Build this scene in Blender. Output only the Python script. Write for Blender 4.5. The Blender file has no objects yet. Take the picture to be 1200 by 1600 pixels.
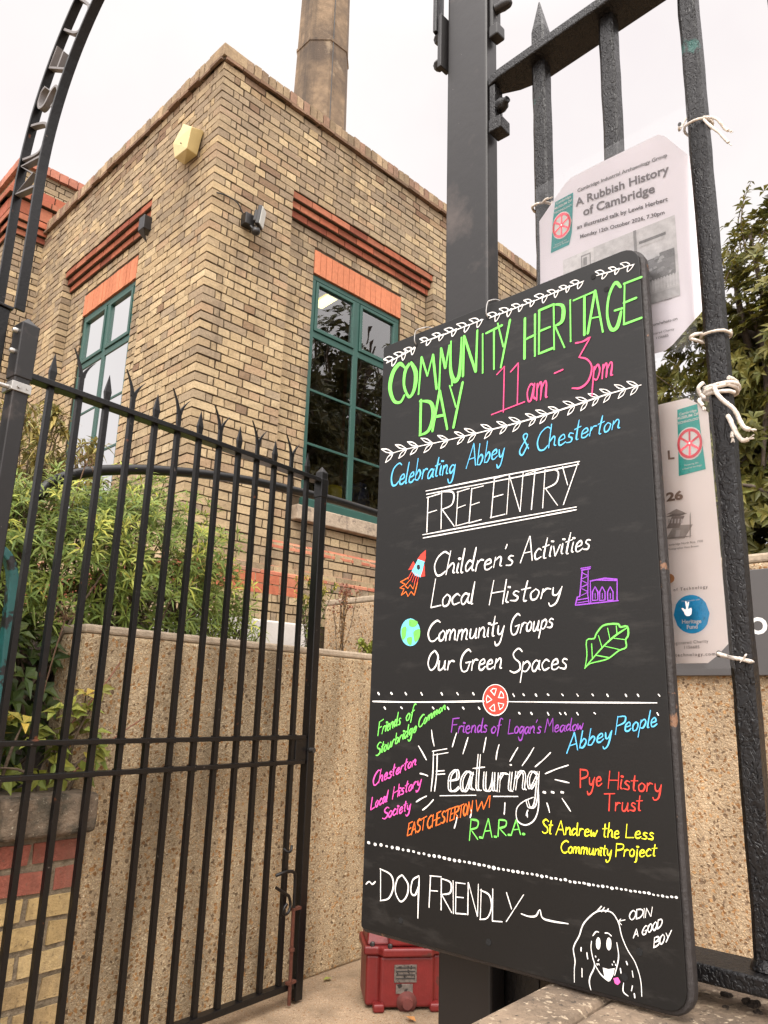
import bpy, bmesh, math, random
from mathutils import Vector, Matrix
random.seed(7)
scene = bpy.context.scene
COL = scene.collection
rad = math.radians

# ------------------------------------------------------------------ camera
EYE = Vector((0.0, 0.0, 1.3))
FPX, PITCH, ROLL, YAW = 1191.72, rad(14.0941), rad(1.7034), rad(44.9894)
FW = Vector((math.cos(PITCH) * math.cos(YAW), math.cos(PITCH) * math.sin(YAW), math.sin(PITCH)))
R0 = Vector((math.sin(YAW), -math.cos(YAW), 0.0))
U0 = R0.cross(FW)
RT = math.cos(ROLL) * R0 + math.sin(ROLL) * U0
UP = -math.sin(ROLL) * R0 + math.cos(ROLL) * U0
cd = bpy.data.cameras.new('camera')
cd.sensor_fit = 'VERTICAL'
cd.sensor_height = 32.0
cd.lens = FPX / 1600.0 * 32.0
cd.clip_start = 0.05
cd.clip_end = 2000.0
cam = bpy.data.objects.new('camera', cd)
COL.objects.link(cam)
cam.matrix_world = Matrix(((RT.x, UP.x, -FW.x, EYE.x), (RT.y, UP.y, -FW.y, EYE.y),
                           (RT.z, UP.z, -FW.z, EYE.z), (0, 0, 0, 1)))
scene.camera = cam

# ------------------------------------------------------------------ sky and sun (bright overcast)
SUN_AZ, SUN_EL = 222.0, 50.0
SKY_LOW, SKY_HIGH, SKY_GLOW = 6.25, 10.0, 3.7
EXPOSURE = 0.85
world = bpy.data.worlds.new('World')
scene.world = world
world.use_nodes = True
wn, wl = world.node_tree.nodes, world.node_tree.links
wn.clear()
w_out = wn.new('ShaderNodeOutputWorld')
w_bg = wn.new('ShaderNodeBackground')
w_bg.inputs['Strength'].default_value = 0.1
w_sky = wn.new('ShaderNodeTexSky')
w_sky.sky_type = 'NISHITA'
w_sky.sun_disc = False
w_sky.sun_elevation = rad(SUN_EL)
w_sky.sun_rotation = rad(90.0 - SUN_AZ)
w_tc = wn.new('ShaderNodeTexCoord')
w_n = wn.new('ShaderNodeTexNoise')
w_n.inputs['Scale'].default_value = 2.2
w_n.inputs['Detail'].default_value = 5.0
w_n.inputs['Roughness'].default_value = 0.55
wl.new(w_tc.outputs['Generated'], w_n.inputs['Vector'])
w_r = wn.new('ShaderNodeValToRGB')
w_r.color_ramp.elements[0].position = 0.33
w_r.color_ramp.elements[0].color = (0.90, 0.835, 0.83, 1)
w_r.color_ramp.elements[1].position = 0.66
w_r.color_ramp.elements[1].color = (1.0, 0.955, 0.925, 1)
wl.new(w_n.outputs['Fac'], w_r.inputs['Fac'])
w_sep = wn.new('ShaderNodeSeparateXYZ')
wl.new(w_tc.outputs['Generated'], w_sep.inputs[0])
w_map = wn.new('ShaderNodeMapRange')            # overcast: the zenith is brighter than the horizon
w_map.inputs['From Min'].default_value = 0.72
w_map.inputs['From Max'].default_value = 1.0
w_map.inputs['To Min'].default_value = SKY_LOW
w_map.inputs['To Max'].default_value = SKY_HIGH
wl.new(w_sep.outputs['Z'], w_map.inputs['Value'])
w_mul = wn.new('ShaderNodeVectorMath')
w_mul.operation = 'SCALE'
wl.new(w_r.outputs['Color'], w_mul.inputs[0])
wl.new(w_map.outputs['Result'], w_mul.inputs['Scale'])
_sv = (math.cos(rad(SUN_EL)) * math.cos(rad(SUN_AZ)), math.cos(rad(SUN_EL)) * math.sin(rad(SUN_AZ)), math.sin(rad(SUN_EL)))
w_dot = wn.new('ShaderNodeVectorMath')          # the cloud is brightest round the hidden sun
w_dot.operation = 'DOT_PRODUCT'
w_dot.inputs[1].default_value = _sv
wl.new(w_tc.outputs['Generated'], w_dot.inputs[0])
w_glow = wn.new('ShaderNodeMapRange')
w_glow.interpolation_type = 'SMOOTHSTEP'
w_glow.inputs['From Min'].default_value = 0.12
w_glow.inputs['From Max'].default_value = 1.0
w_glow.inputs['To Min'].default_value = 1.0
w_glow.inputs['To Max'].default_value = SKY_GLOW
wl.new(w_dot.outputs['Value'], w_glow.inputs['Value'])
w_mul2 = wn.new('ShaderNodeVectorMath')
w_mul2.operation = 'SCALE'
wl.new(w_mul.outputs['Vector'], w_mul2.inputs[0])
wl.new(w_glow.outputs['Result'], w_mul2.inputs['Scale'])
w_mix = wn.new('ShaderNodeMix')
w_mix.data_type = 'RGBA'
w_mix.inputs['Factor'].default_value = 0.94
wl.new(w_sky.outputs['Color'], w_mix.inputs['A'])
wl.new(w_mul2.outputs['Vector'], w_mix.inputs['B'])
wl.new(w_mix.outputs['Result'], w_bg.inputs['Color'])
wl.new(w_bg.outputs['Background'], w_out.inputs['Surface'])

sd = bpy.data.lights.new('sun', 'SUN')
sd.energy = 1.5
sd.angle = rad(35.0)
sd.color = (1.0, 0.95, 0.87)
sun = bpy.data.objects.new('sun', sd)
COL.objects.link(sun)
_sd = Vector((math.cos(rad(SUN_EL)) * math.cos(rad(SUN_AZ)), math.cos(rad(SUN_EL)) * math.sin(rad(SUN_AZ)), math.sin(rad(SUN_EL))))
sun.rotation_euler = _sd.to_track_quat('Z', 'Y').to_euler()
sun.location = (-4, -4, 9)

scene.view_settings.view_transform = 'Standard'
scene.view_settings.look = 'None'
scene.view_settings.exposure = EXPOSURE
scene.view_settings.gamma = 1.0
scene.view_settings.use_curve_mapping = False

# ------------------------------------------------------------------ helpers
X3, Y3, Z3 = Vector((1, 0, 0)), Vector((0, 1, 0)), Vector((0, 0, 1))
def V(*a):
    return Vector(a)
def ray(px, py):
    return (FW * FPX + RT * (px - 600.0) - UP * (py - 800.0)).normalized()
def at(px, py, p, n):
    """the point of the plane (p, n) that a survey sight to photo position px, py meets"""
    d = ray(px, py)
    p = Vector(p); n = Vector(n)
    return EYE + d * ((p - EYE).dot(n) / d.dot(n))
def lin(r, g, b):
    f = lambda c: (c / 255.0) / 12.92 if c <= 10 else ((c / 255.0 + 0.055) / 1.055) ** 2.4
    return (f(r), f(g), f(b))
def uni(a, b):
    return random.uniform(a, b)

def thing(name, label, cat, loc=(0, 0, 0), group=None):
    o = bpy.data.objects.new(name, None)
    o.empty_display_size = 0.1
    COL.objects.link(o)
    o.location = loc
    return tag(o, label, cat, group)
def tag(o, label=None, cat=None, group=None, kind=None):
    if label: o['label'] = label
    if cat: o['category'] = cat
    if group: o['group'] = group
    if kind: o['kind'] = kind
    return o

class MB:
    """collects geometry in world coordinates and links it as one mesh object"""
    def __init__(self):
        self.v, self.f, self.m, self.c, self.s = [], [], [], [], []
    def add(self, verts, faces, mat=0, col=None, smooth=False):
        b = len(self.v)
        self.v.extend([tuple(p) for p in verts])
        for fc in faces:
            self.f.append(tuple(b + i for i in fc))
            self.m.append(mat); self.c.append(col); self.s.append(smooth)
    def box(self, c, size, ax=None, mat=0, col=None, jit=0.0):
        c = Vector(c)
        ax = ax or (X3, Y3, Z3)
        h = [ax[i] * (size[i] * 0.5) for i in range(3)]
        vs = []
        for k in (-1, 1):
            for j in (-1, 1):
                for i in (-1, 1):
                    p = c + h[0] * i + h[1] * j + h[2] * k
                    if jit: p = p + V(uni(-jit, jit), uni(-jit, jit), uni(-jit, jit))
                    vs.append(p)
        self.add(vs, [(0, 2, 3, 1), (4, 5, 7, 6), (0, 1, 5, 4), (2, 6, 7, 3), (0, 4, 6, 2), (1, 3, 7, 5)], mat, col)
    def span(self, lo, hi, mat=0, col=None):
        lo, hi = Vector(lo), Vector(hi)
        self.box((lo + hi) * 0.5, [abs(hi[i] - lo[i]) for i in range(3)], None, mat, col)
    def prism(self, pts, d, mat=0, col=None):
        """closed polygon pts pushed along the vector d"""
        n = len(pts); d = Vector(d)
        a = [Vector(p) for p in pts]
        vs = a + [p + d for p in a]
        fs = [tuple(range(n - 1, -1, -1)), tuple(range(n, 2 * n))]
        fs += [(i, (i + 1) % n, n + (i + 1) % n, n + i) for i in range(n)]
        self.add(vs, fs, mat, col)
    def tube(self, pts, r, seg=8, mat=0, col=None, cap=True, smooth=True, wob=0.0):
        pts = [Vector(p) for p in pts]
        n = len(pts)
        rs = r if isinstance(r, (list, tuple)) else [r] * n
        t0 = (pts[1] - pts[0]).normalized()
        ref = Z3 if abs(t0.z) < 0.9 else X3
        u = t0.cross(ref).normalized()
        vs, fs = [], []
        for i, p in enumerate(pts):
            t = (pts[min(i + 1, n - 1)] - pts[max(i - 1, 0)])
            t = t.normalized() if t.length > 1e-9 else t0
            u = (u - t * u.dot(t))
            u = u.normalized() if u.length > 1e-6 else t.cross(X3).normalized()
            w = t.cross(u)
            for k in range(seg):
                a = 2 * math.pi * k / seg
                rr = rs[i] * (1 + (uni(-wob, wob) if wob else 0))
                vs.append(p + u * (math.cos(a) * rr) + w * (math.sin(a) * rr))
        for i in range(n - 1):
            for k in range(seg):
                fs.append((i * seg + k, i * seg + (k + 1) % seg, (i + 1) * seg + (k + 1) % seg, (i + 1) * seg + k))
        self.add(vs, fs, mat, col, smooth)
        if cap:
            self.add([vs[k] for k in range(seg)], [tuple(range(seg - 1, -1, -1))], mat, col)
            self.add([vs[(n - 1) * seg + k] for k in range(seg)], [tuple(range(seg))], mat, col)
    def lathe(self, c, ax, prof, seg=20, mat=0, col=None, smooth=True):
        """prof: list of (radius, distance along ax)"""
        c, ax = Vector(c), Vector(ax).normalized()
        u = ax.cross(Z3 if abs(ax.z) < 0.9 else X3).normalized(); w = ax.cross(u)
        vs, fs = [], []
        for (r, h) in prof:
            for k in range(seg):
                a = 2 * math.pi * k / seg
                vs.append(c + ax * h + u * (r * math.cos(a)) + w * (r * math.sin(a)))
        for i in range(len(prof) - 1):
            for k in range(seg):
                fs.append((i * seg + k, i * seg + (k + 1) % seg, (i + 1) * seg + (k + 1) % seg, (i + 1) * seg + k))
        self.add(vs, fs, mat, col, smooth)
        m = len(prof) - 1
        self.add([vs[k] for k in range(seg)], [tuple(range(seg - 1, -1, -1))], mat, col)
        self.add([vs[m * seg + k] for k in range(seg)], [tuple(range(seg))], mat, col)
    def build(self, name, mats, parent=None, bevel=0.0, seg=2, label=None, cat=None, group=None, kind=None, fix=True):
        off = Vector((0, 0, 0))
        p = parent
        while p is not None:
            off = off + p.location; p = p.parent
        me = bpy.data.meshes.new(name)
        base = Vector((0, 0, 0))
        if parent is None and self.v:
            n = len(self.v)
            base = V(sum(a[0] for a in self.v) / n, sum(a[1] for a in self.v) / n, min(a[2] for a in self.v))
        sh = off + base
        me.from_pydata([(a[0] - sh.x, a[1] - sh.y, a[2] - sh.z) for a in self.v], [], self.f)
        for m in (mats if isinstance(mats, (list, tuple)) else [mats]):
            me.materials.append(m)
        me.polygons.foreach_set('material_index', self.m)
        me.polygons.foreach_set('use_smooth', self.s)
        if any(c is not None for c in self.c):
            at_ = me.color_attributes.new('col', 'FLOAT_COLOR', 'CORNER')
            data = []
            for fc, c in zip(self.f, self.c):
                c = c or (0.3, 0.3, 0.3)
                data.extend([c[0], c[1], c[2], 1.0] * len(fc))
            at_.data.foreach_set('color', data)
        me.update()
        if fix:
            bm = bmesh.new(); bm.from_mesh(me)
            bmesh.ops.recalc_face_normals(bm, faces=bm.faces)
            bm.to_mesh(me); bm.free()
        o = bpy.data.objects.new(name, me)
        COL.objects.link(o)
        o.location = base
        if parent is not None: o.parent = parent
        if bevel:
            bv = o.modifiers.new('bevel', 'BEVEL')
            bv.width = bevel; bv.segments = seg; bv.limit_method = 'ANGLE'; bv.angle_limit = rad(35)
            bv.harden_normals = False
        return tag(o, label, cat, group, kind)

def smooth_path(pts, sub=6, closed=False):
    """Catmull-Rom through the points (any dimension)"""
    n = len(pts)
    if n < 3: return [tuple(p) for p in pts]
    out = []
    dim = len(pts[0])
    g = (lambda i: pts[i % n]) if closed else (lambda i: pts[max(0, min(n - 1, i))])
    for i in range(n if closed else n - 1):
        p0, p1, p2, p3 = g(i - 1), g(i), g(i + 1), g(i + 2)
        for k in range(sub):
            t = k / sub
            out.append(tuple(0.5 * ((2 * p1[d]) + (-p0[d] + p2[d]) * t + (2 * p0[d] - 5 * p1[d] + 4 * p2[d] - p3[d]) * t * t
                                    + (-p0[d] + 3 * p1[d] - 3 * p2[d] + p3[d]) * t ** 3) for d in range(dim)))
    if not closed: out.append(tuple(pts[-1]))
    return out

# ------------------------------------------------------------------ materials
MATS = {}
def mat(name, col=(0.5, 0.5, 0.5), rough=0.6, attr=False, var=0.15, scale=8.0, bump=0.0, bscale=40.0, metal=0.0, spec=0.5,
        spots=None, bdist=0.01, coat=0.0):
    """principled material: base colour (or the mesh's own colours), noise variation, bump, optional stains (colour, scale, threshold)"""
    m = bpy.data.materials.new(name)
    m.use_nodes = True
    nt = m.node_tree; N, L = nt.nodes, nt.links
    b = N['Principled BSDF']
    b.inputs['Roughness'].default_value = rough
    b.inputs['Metallic'].default_value = metal
    b.inputs['Specular IOR Level'].default_value = spec
    if coat: b.inputs['Coat Weight'].default_value = coat
    tc = N.new('ShaderNodeTexCoord')
    if attr:
        a = N.new('ShaderNodeVertexColor'); a.layer_name = 'col'
        src = a.outputs['Color']
    else:
        c = N.new('ShaderNodeRGB'); c.outputs[0].default_value = (*col, 1)
        src = c.outputs[0]
    if var:
        n = N.new('ShaderNodeTexNoise')
        n.inputs['Scale'].default_value = scale; n.inputs['Detail'].default_value = 6; n.inputs['Roughness'].default_value = 0.65
        L.new(tc.outputs['Object'], n.inputs['Vector'])
        mr = N.new('ShaderNodeMapRange')
        mr.inputs['From Min'].default_value = 0.25; mr.inputs['From Max'].default_value = 0.75
        mr.inputs['To Min'].default_value = 1 - var; mr.inputs['To Max'].default_value = 1 + var
        L.new(n.outputs['Fac'], mr.inputs['Value'])
        sc = N.new('ShaderNodeVectorMath'); sc.operation = 'SCALE'
        L.new(src, sc.inputs[0]); L.new(mr.outputs['Result'], sc.inputs['Scale'])
        src = sc.outputs['Vector']
    for (scol, sscale, thr, soft, *more) in (spots or []):
        n = N.new('ShaderNodeTexNoise')
        n.inputs['Scale'].default_value = sscale; n.inputs['Detail'].default_value = 8; n.inputs['Roughness'].default_value = 0.6
        if len(more) > 1:                       # stretched, e.g. streaks that run down
            mp = N.new('ShaderNodeMapping'); mp.inputs['Scale'].default_value = more[1]
            L.new(tc.outputs['Object'], mp.inputs['Vector']); L.new(mp.outputs['Vector'], n.inputs['Vector'])
        else:
            L.new(tc.outputs['Object'], n.inputs['Vector'])
        mr = N.new('ShaderNodeMapRange')
        mr.inputs['From Min'].default_value = thr; mr.inputs['From Max'].default_value = thr + soft
        mr.inputs['To Max'].default_value = more[0] if more else 1.0
        L.new(n.outputs['Fac'], mr.inputs['Value'])
        mx = N.new('ShaderNodeMix'); mx.data_type = 'RGBA'
        L.new(mr.outputs['Result'], mx.inputs['Factor']); L.new(src, mx.inputs['A'])
        mx.inputs['B'].default_value = (*scol, 1)
        src = mx.outputs['Result']
    L.new(src, b.inputs['Base Color'])
    if bump:
        n = N.new('ShaderNodeTexNoise')
        n.inputs['Scale'].default_value = bscale; n.inputs['Detail'].default_value = 6; n.inputs['Roughness'].default_value = 0.6
        L.new(tc.outputs['Object'], n.inputs['Vector'])
        bp = N.new('ShaderNodeBump'); bp.inputs['Strength'].default_value = bump; bp.inputs['Distance'].default_value = bdist
        L.new(n.outputs['Fac'], bp.inputs['Height']); L.new(bp.outputs['Normal'], b.inputs['Normal'])
    MATS[name] = m
    return m

def pebble_mat(name, base, scale=55.0, rough=0.85, bump=0.8, dark=0.35, streak=True, big=0.42):
    """exposed aggregate: fine chips and a scatter of larger pebbles set in sandy cement, stained downwards by rain"""
    m = bpy.data.materials.new(name); m.use_nodes = True
    N, L = m.node_tree.nodes, m.node_tree.links
    b = N['Principled BSDF']; b.inputs['Roughness'].default_value = rough
    b.inputs['Specular IOR Level'].default_value = 0.3
    tc = N.new('ShaderNodeTexCoord')
    wob = N.new('ShaderNodeTexNoise'); wob.inputs['Scale'].default_value = scale * 0.9; wob.inputs['Detail'].default_value = 3
    L.new(tc.outputs['Object'], wob.inputs['Vector'])
    wa = N.new('ShaderNodeVectorMath'); wa.operation = 'MULTIPLY_ADD'
    k = 1.4 / scale
    wa.inputs[1].default_value = (k, k, k)
    L.new(wob.outputs['Color'], wa.inputs[0]); L.new(tc.outputs['Object'], wa.inputs[2])
    def layer(sc, thr, stops):
        v = N.new('ShaderNodeTexVoronoi'); v.inputs['Scale'].default_value = sc
        L.new(wa.outputs['Vector'], v.inputs['Vector'])
        sp = N.new('ShaderNodeSeparateColor'); L.new(v.outputs['Color'], sp.inputs[0])
        rp = N.new('ShaderNodeValToRGB'); cr = rp.color_ramp; cr.interpolation = 'CONSTANT'
        cr.elements[0].position = 0; cr.elements[0].color = (*stops[0][1], 1)
        cr.elements[1].position = stops[1][0]; cr.elements[1].color = (*stops[1][1], 1)
        for (p, c) in stops[2:]:
            e = cr.elements.new(p); e.color = (*c, 1)
        L.new(sp.outputs[0], rp.inputs['Fac'])
        lt = N.new('ShaderNodeMath'); lt.operation = 'LESS_THAN'
        L.new(v.outputs['Distance'], lt.inputs[0]); lt.inputs[1].default_value = thr
        return v, sp, rp, lt
    f = lambda r, g, bb: (base[0] * r, base[1] * g, base[2] * bb)
    n2 = N.new('ShaderNodeTexNoise'); n2.inputs['Scale'].default_value = 230; n2.inputs['Detail'].default_value = 4
    L.new(tc.outputs['Object'], n2.inputs['Vector'])
    sand = N.new('ShaderNodeMix'); sand.data_type = 'RGBA'
    sand.inputs['A'].default_value = (*f(0.58, 0.54, 0.5), 1); sand.inputs['B'].default_value = (*f(1.28, 1.28, 1.26), 1)
    L.new(n2.outputs['Fac'], sand.inputs['Factor'])
    v1, s1, r1, l1 = layer(scale * 1.7, 0.43, [(0.0, f(1.0, .94, .86)), (0.25, f(1.25, 1.24, 1.2)), (0.45, f(.78, .66, .52)), (0.6, f(1.1, 1.03, .92)), (0.78, f(1.45, 1.5, 1.52)), (0.86, f(.62, .50, .38)), (0.94, f(1.2, 1.0, .78))])
    mx = N.new('ShaderNodeMix'); mx.data_type = 'RGBA'
    L.new(l1.outputs[0], mx.inputs['Factor']); L.new(sand.outputs['Result'], mx.inputs['A']); L.new(r1.outputs['Color'], mx.inputs['B'])
    v2, s2, r2, l2 = layer(scale * 0.8, 0.36, [(0.0, f(.62, .42, .26)), (0.3, f(1.3, 1.3, 1.28)), (0.45, f(.9, .62, .38)), (0.65, f(.40, .34, .30)), (0.8, f(1.05, .8, .55)), (0.92, f(.55, .5, .48))])
    pick = N.new('ShaderNodeMath'); pick.operation = 'LESS_THAN'; pick.inputs[1].default_value = big
    L.new(s2.outputs[1], pick.inputs[0])
    both = N.new('ShaderNodeMath'); both.operation = 'MULTIPLY'
    L.new(pick.outputs[0], both.inputs[0]); L.new(l2.outputs[0], both.inputs[1])
    mx2 = N.new('ShaderNodeMix'); mx2.data_type = 'RGBA'
    L.new(both.outputs[0], mx2.inputs['Factor']); L.new(mx.outputs['Result'], mx2.inputs['A']); L.new(r2.outputs['Color'], mx2.inputs['B'])
    src = mx2.outputs['Result']
    if streak:
        for (sx, sz, sc_, lo, hi, top, bot) in ((3.2, 0.5, 1.6, 0.42, 0.68, 1.08, 1 - dark), (1.0, 1.0, 2.6, 0.4, 0.75, 1.06, 0.82), (9.0, 0.15, 1.5, 0.58, 0.66, 1.0, 1.14)):
            mp = N.new('ShaderNodeMapping'); mp.inputs['Scale'].default_value = (sx, sx, sz)
            L.new(tc.outputs['Object'], mp.inputs['Vector'])
            n4 = N.new('ShaderNodeTexNoise'); n4.inputs['Scale'].default_value = sc_; n4.inputs['Detail'].default_value = 6
            L.new(mp.outputs['Vector'], n4.inputs['Vector'])
            m4 = N.new('ShaderNodeMapRange'); m4.inputs['From Min'].default_value = lo; m4.inputs['From Max'].default_value = hi
            m4.inputs['To Min'].default_value = top; m4.inputs['To Max'].default_value = bot
            L.new(n4.outputs['Fac'], m4.inputs['Value'])
            sc = N.new('ShaderNodeVectorMath'); sc.operation = 'SCALE'
            L.new(src, sc.inputs[0]); L.new(m4.outputs['Result'], sc.inputs['Scale'])
            src = sc.outputs['Vector']
    L.new(src, b.inputs['Base Color'])
    hh = N.new('ShaderNodeMath'); hh.operation = 'MULTIPLY_ADD'; hh.inputs[1].default_value = -1.0
    L.new(v1.outputs['Distance'], hh.inputs[0]); L.new(both.outputs[0], hh.inputs[2])
    h2 = N.new('ShaderNodeMath'); h2.operation = 'ADD'; L.new(hh.outputs[0], h2.inputs[0]); L.new(n2.outputs['Fac'], h2.inputs[1])
    bp = N.new('ShaderNodeBump'); bp.inputs['Strength'].default_value = bump; bp.inputs['Distance'].default_value = 0.004
    L.new(h2.outputs[0], bp.inputs['Height'])
    L.new(bp.outputs['Normal'], b.inputs['Normal'])
    return m

def leaf_mat(name, rough=0.45, trans=0.25):
    m = bpy.data.materials.new(name); m.use_nodes = True
    N, L = m.node_tree.nodes, m.node_tree.links
    b = N['Principled BSDF']; b.inputs['Roughness'].default_value = rough
    b.inputs['Specular IOR Level'].default_value = 0.25
    a = N.new('ShaderNodeVertexColor'); a.layer_name = 'col'
    L.new(a.outputs['Color'], b.inputs['Base Color'])
    t = N.new('ShaderNodeBsdfTranslucent'); L.new(a.outputs['Color'], t.inputs['Color'])
    mx = N.new('ShaderNodeMixShader'); mx.inputs[0].default_value = trans
    L.new(b.outputs[0], mx.inputs[1]); L.new(t.outputs[0], mx.inputs[2])
    L.new(mx.outputs[0], N['Material Output'].inputs['Surface'])
    return m

def glass_mat(name, ior=1.9, tint=(0.9, 0.95, 0.95), rough=0.0, gain=1.0):
    """thin double glazing: a mirror by Fresnel over a clear pane, with the slight waviness of real glass"""
    m = bpy.data.materials.new(name); m.use_nodes = True
    N, L = m.node_tree.nodes, m.node_tree.links
    N.remove(N['Principled BSDF'])
    fr = N.new('ShaderNodeFresnel'); fr.inputs['IOR'].default_value = ior
    tr = N.new('ShaderNodeBsdfTransparent'); tr.inputs['Color'].default_value = (*tint, 1)
    gl = N.new('ShaderNodeBsdfGlossy'); gl.inputs['Roughness'].default_value = rough
    tc = N.new('ShaderNodeTexCoord'); n = N.new('ShaderNodeTexNoise'); n.inputs['Scale'].default_value = 2.5
    L.new(tc.outputs['Object'], n.inputs['Vector'])
    bp = N.new('ShaderNodeBump'); bp.inputs['Strength'].default_value = 0.05; bp.inputs['Distance'].default_value = 0.02
    L.new(n.outputs['Fac'], bp.inputs['Height']); L.new(bp.outputs['Normal'], gl.inputs['Normal'])
    mul = N.new('ShaderNodeMath'); mul.operation = 'MULTIPLY'; mul.use_clamp = True; mul.inputs[1].default_value = gain
    L.new(fr.outputs[0], mul.inputs[0])
    mx = N.new('ShaderNodeMixShader')
    L.new(mul.outputs[0], mx.inputs[0]); L.new(tr.outputs[0], mx.inputs[1]); L.new(gl.outputs[0], mx.inputs[2])
    L.new(mx.outputs[0], N['Material Output'].inputs['Surface'])
    return m

M_BRICK = mat('brick', attr=True, rough=0.92, var=0.28, scale=48, bump=0.8, bscale=130, bdist=0.005, spec=0.15,
              spots=[((0.13, 0.105, 0.08), 1.1, 0.50, 0.22, 0.55), ((0.10, 0.075, 0.055), 1.6, 0.55, 0.16, 0.6, (2.6, 2.6, 0.35)), ((0.12, 0.09, 0.065), 70, 0.60, 0.08, 0.6), ((0.46, 0.38, 0.26), 55, 0.66, 0.05, 0.5)])
M_MORTAR = mat('mortar', (0.062, 0.045, 0.029), 0.95, var=0.3, scale=20, bump=0.5, bscale=120, spec=0.1)
M_REDBRICK = mat('red_brick', attr=True, rough=0.85, var=0.2, scale=30, bump=0.5, bscale=140, bdist=0.004, spec=0.25)
M_STONE = mat('sill_stone', (0.33, 0.26, 0.19), 0.9, var=0.35, scale=14, bump=0.5, bscale=80, spots=[((0.13, 0.10, 0.08), 9, 0.55, 0.1)])
M_TEAL = mat('teal_frame_paint', lin(38, 74, 66), 0.42, var=0.12, scale=6, bump=0.05, bscale=60)
M_BLACK = mat('black_gate_paint', lin(9, 8, 9), 0.36, var=0.25, scale=14, bump=0.35, bscale=90, bdist=0.003, spec=0.4, spots=[(lin(88, 80, 76), 60, 0.69, 0.03), (lin(92, 50, 28), 22, 0.68, 0.03, 0.8)])
M_POST = mat('grey_black_post_paint', lin(24, 22, 22), 0.42, var=0.2, scale=5, bump=0.14, bscale=30, bdist=0.004, spec=0.45, spots=[(lin(120, 114, 112), 75, 0.72, 0.03), (lin(74, 66, 62), 3.5, 0.56, 0.12)])
def cast_iron_mat(name):
    """thick lumpy black paint on old iron, chipped to a few patches of older green"""
    m = bpy.data.materials.new(name); m.use_nodes = True
    N, L = m.node_tree.nodes, m.node_tree.links
    b = N['Principled BSDF']; b.inputs['Roughness'].default_value = 0.36; b.inputs['Specular IOR Level'].default_value = 0.36
    tc = N.new('ShaderNodeTexCoord')
    n = N.new('ShaderNodeTexNoise'); n.inputs['Scale'].default_value = 110; n.inputs['Detail'].default_value = 5; n.inputs['Distortion'].default_value = 0.6
    L.new(tc.outputs['Object'], n.inputs['Vector'])
    mp = N.new('ShaderNodeMapping'); mp.inputs['Scale'].default_value = (1, 1, 0.6); L.new(tc.outputs['Object'], mp.inputs['Vector'])
    n2 = N.new('ShaderNodeTexNoise'); n2.inputs['Scale'].default_value = 120; n2.inputs['Detail'].default_value = 2; n2.inputs['Distortion'].default_value = 1.2
    L.new(mp.outputs['Vector'], n2.inputs['Vector'])
    r2 = N.new('ShaderNodeMapRange'); r2.inputs['From Min'].default_value = 0.42; r2.inputs['From Max'].default_value = 0.5
    L.new(n2.outputs['Fac'], r2.inputs['Value'])
    mx = N.new('ShaderNodeMix'); mx.data_type = 'RGBA'
    mx.inputs['A'].default_value = (0.006, 0.006, 0.007, 1); mx.inputs['B'].default_value = (*lin(16, 15, 16), 1)
    L.new(r2.outputs['Result'], mx.inputs['Factor'])
    n3 = N.new('ShaderNodeTexNoise'); n3.inputs['Scale'].default_value = 6; n3.inputs['Detail'].default_value = 7
    L.new(tc.outputs['Object'], n3.inputs['Vector'])
    r3 = N.new('ShaderNodeMapRange'); r3.inputs['From Min'].default_value = 0.685; r3.inputs['From Max'].default_value = 0.70
    L.new(n3.outputs['Fac'], r3.inputs['Value'])
    m3 = N.new('ShaderNodeMix'); m3.data_type = 'RGBA'; m3.inputs['B'].default_value = (*lin(32, 78, 72), 1)
    L.new(mx.outputs['Result'], m3.inputs['A']); L.new(r3.outputs['Result'], m3.inputs['Factor'])
    L.new(m3.outputs['Result'], b.inputs['Base Color'])
    ad = N.new('ShaderNodeMath'); ad.operation = 'ADD'
    L.new(n.outputs['Fac'], ad.inputs[0]); L.new(r2.outputs['Result'], ad.inputs[1])
    bp = N.new('ShaderNodeBump'); bp.inputs['Strength'].default_value = 0.6; bp.inputs['Distance'].default_value = 0.0024
    L.new(ad.outputs[0], bp.inputs['Height']); L.new(bp.outputs['Normal'], b.inputs['Normal'])
    return m
def chipped_teal_mat(name):
    m = mat(name, lin(33, 92, 90), 0.4, var=0.18, scale=20, bump=0.4, bscale=70, bdist=0.004, spots=[((0.012, 0.011, 0.011), 17, 0.52, 0.03)])
    return m
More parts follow.
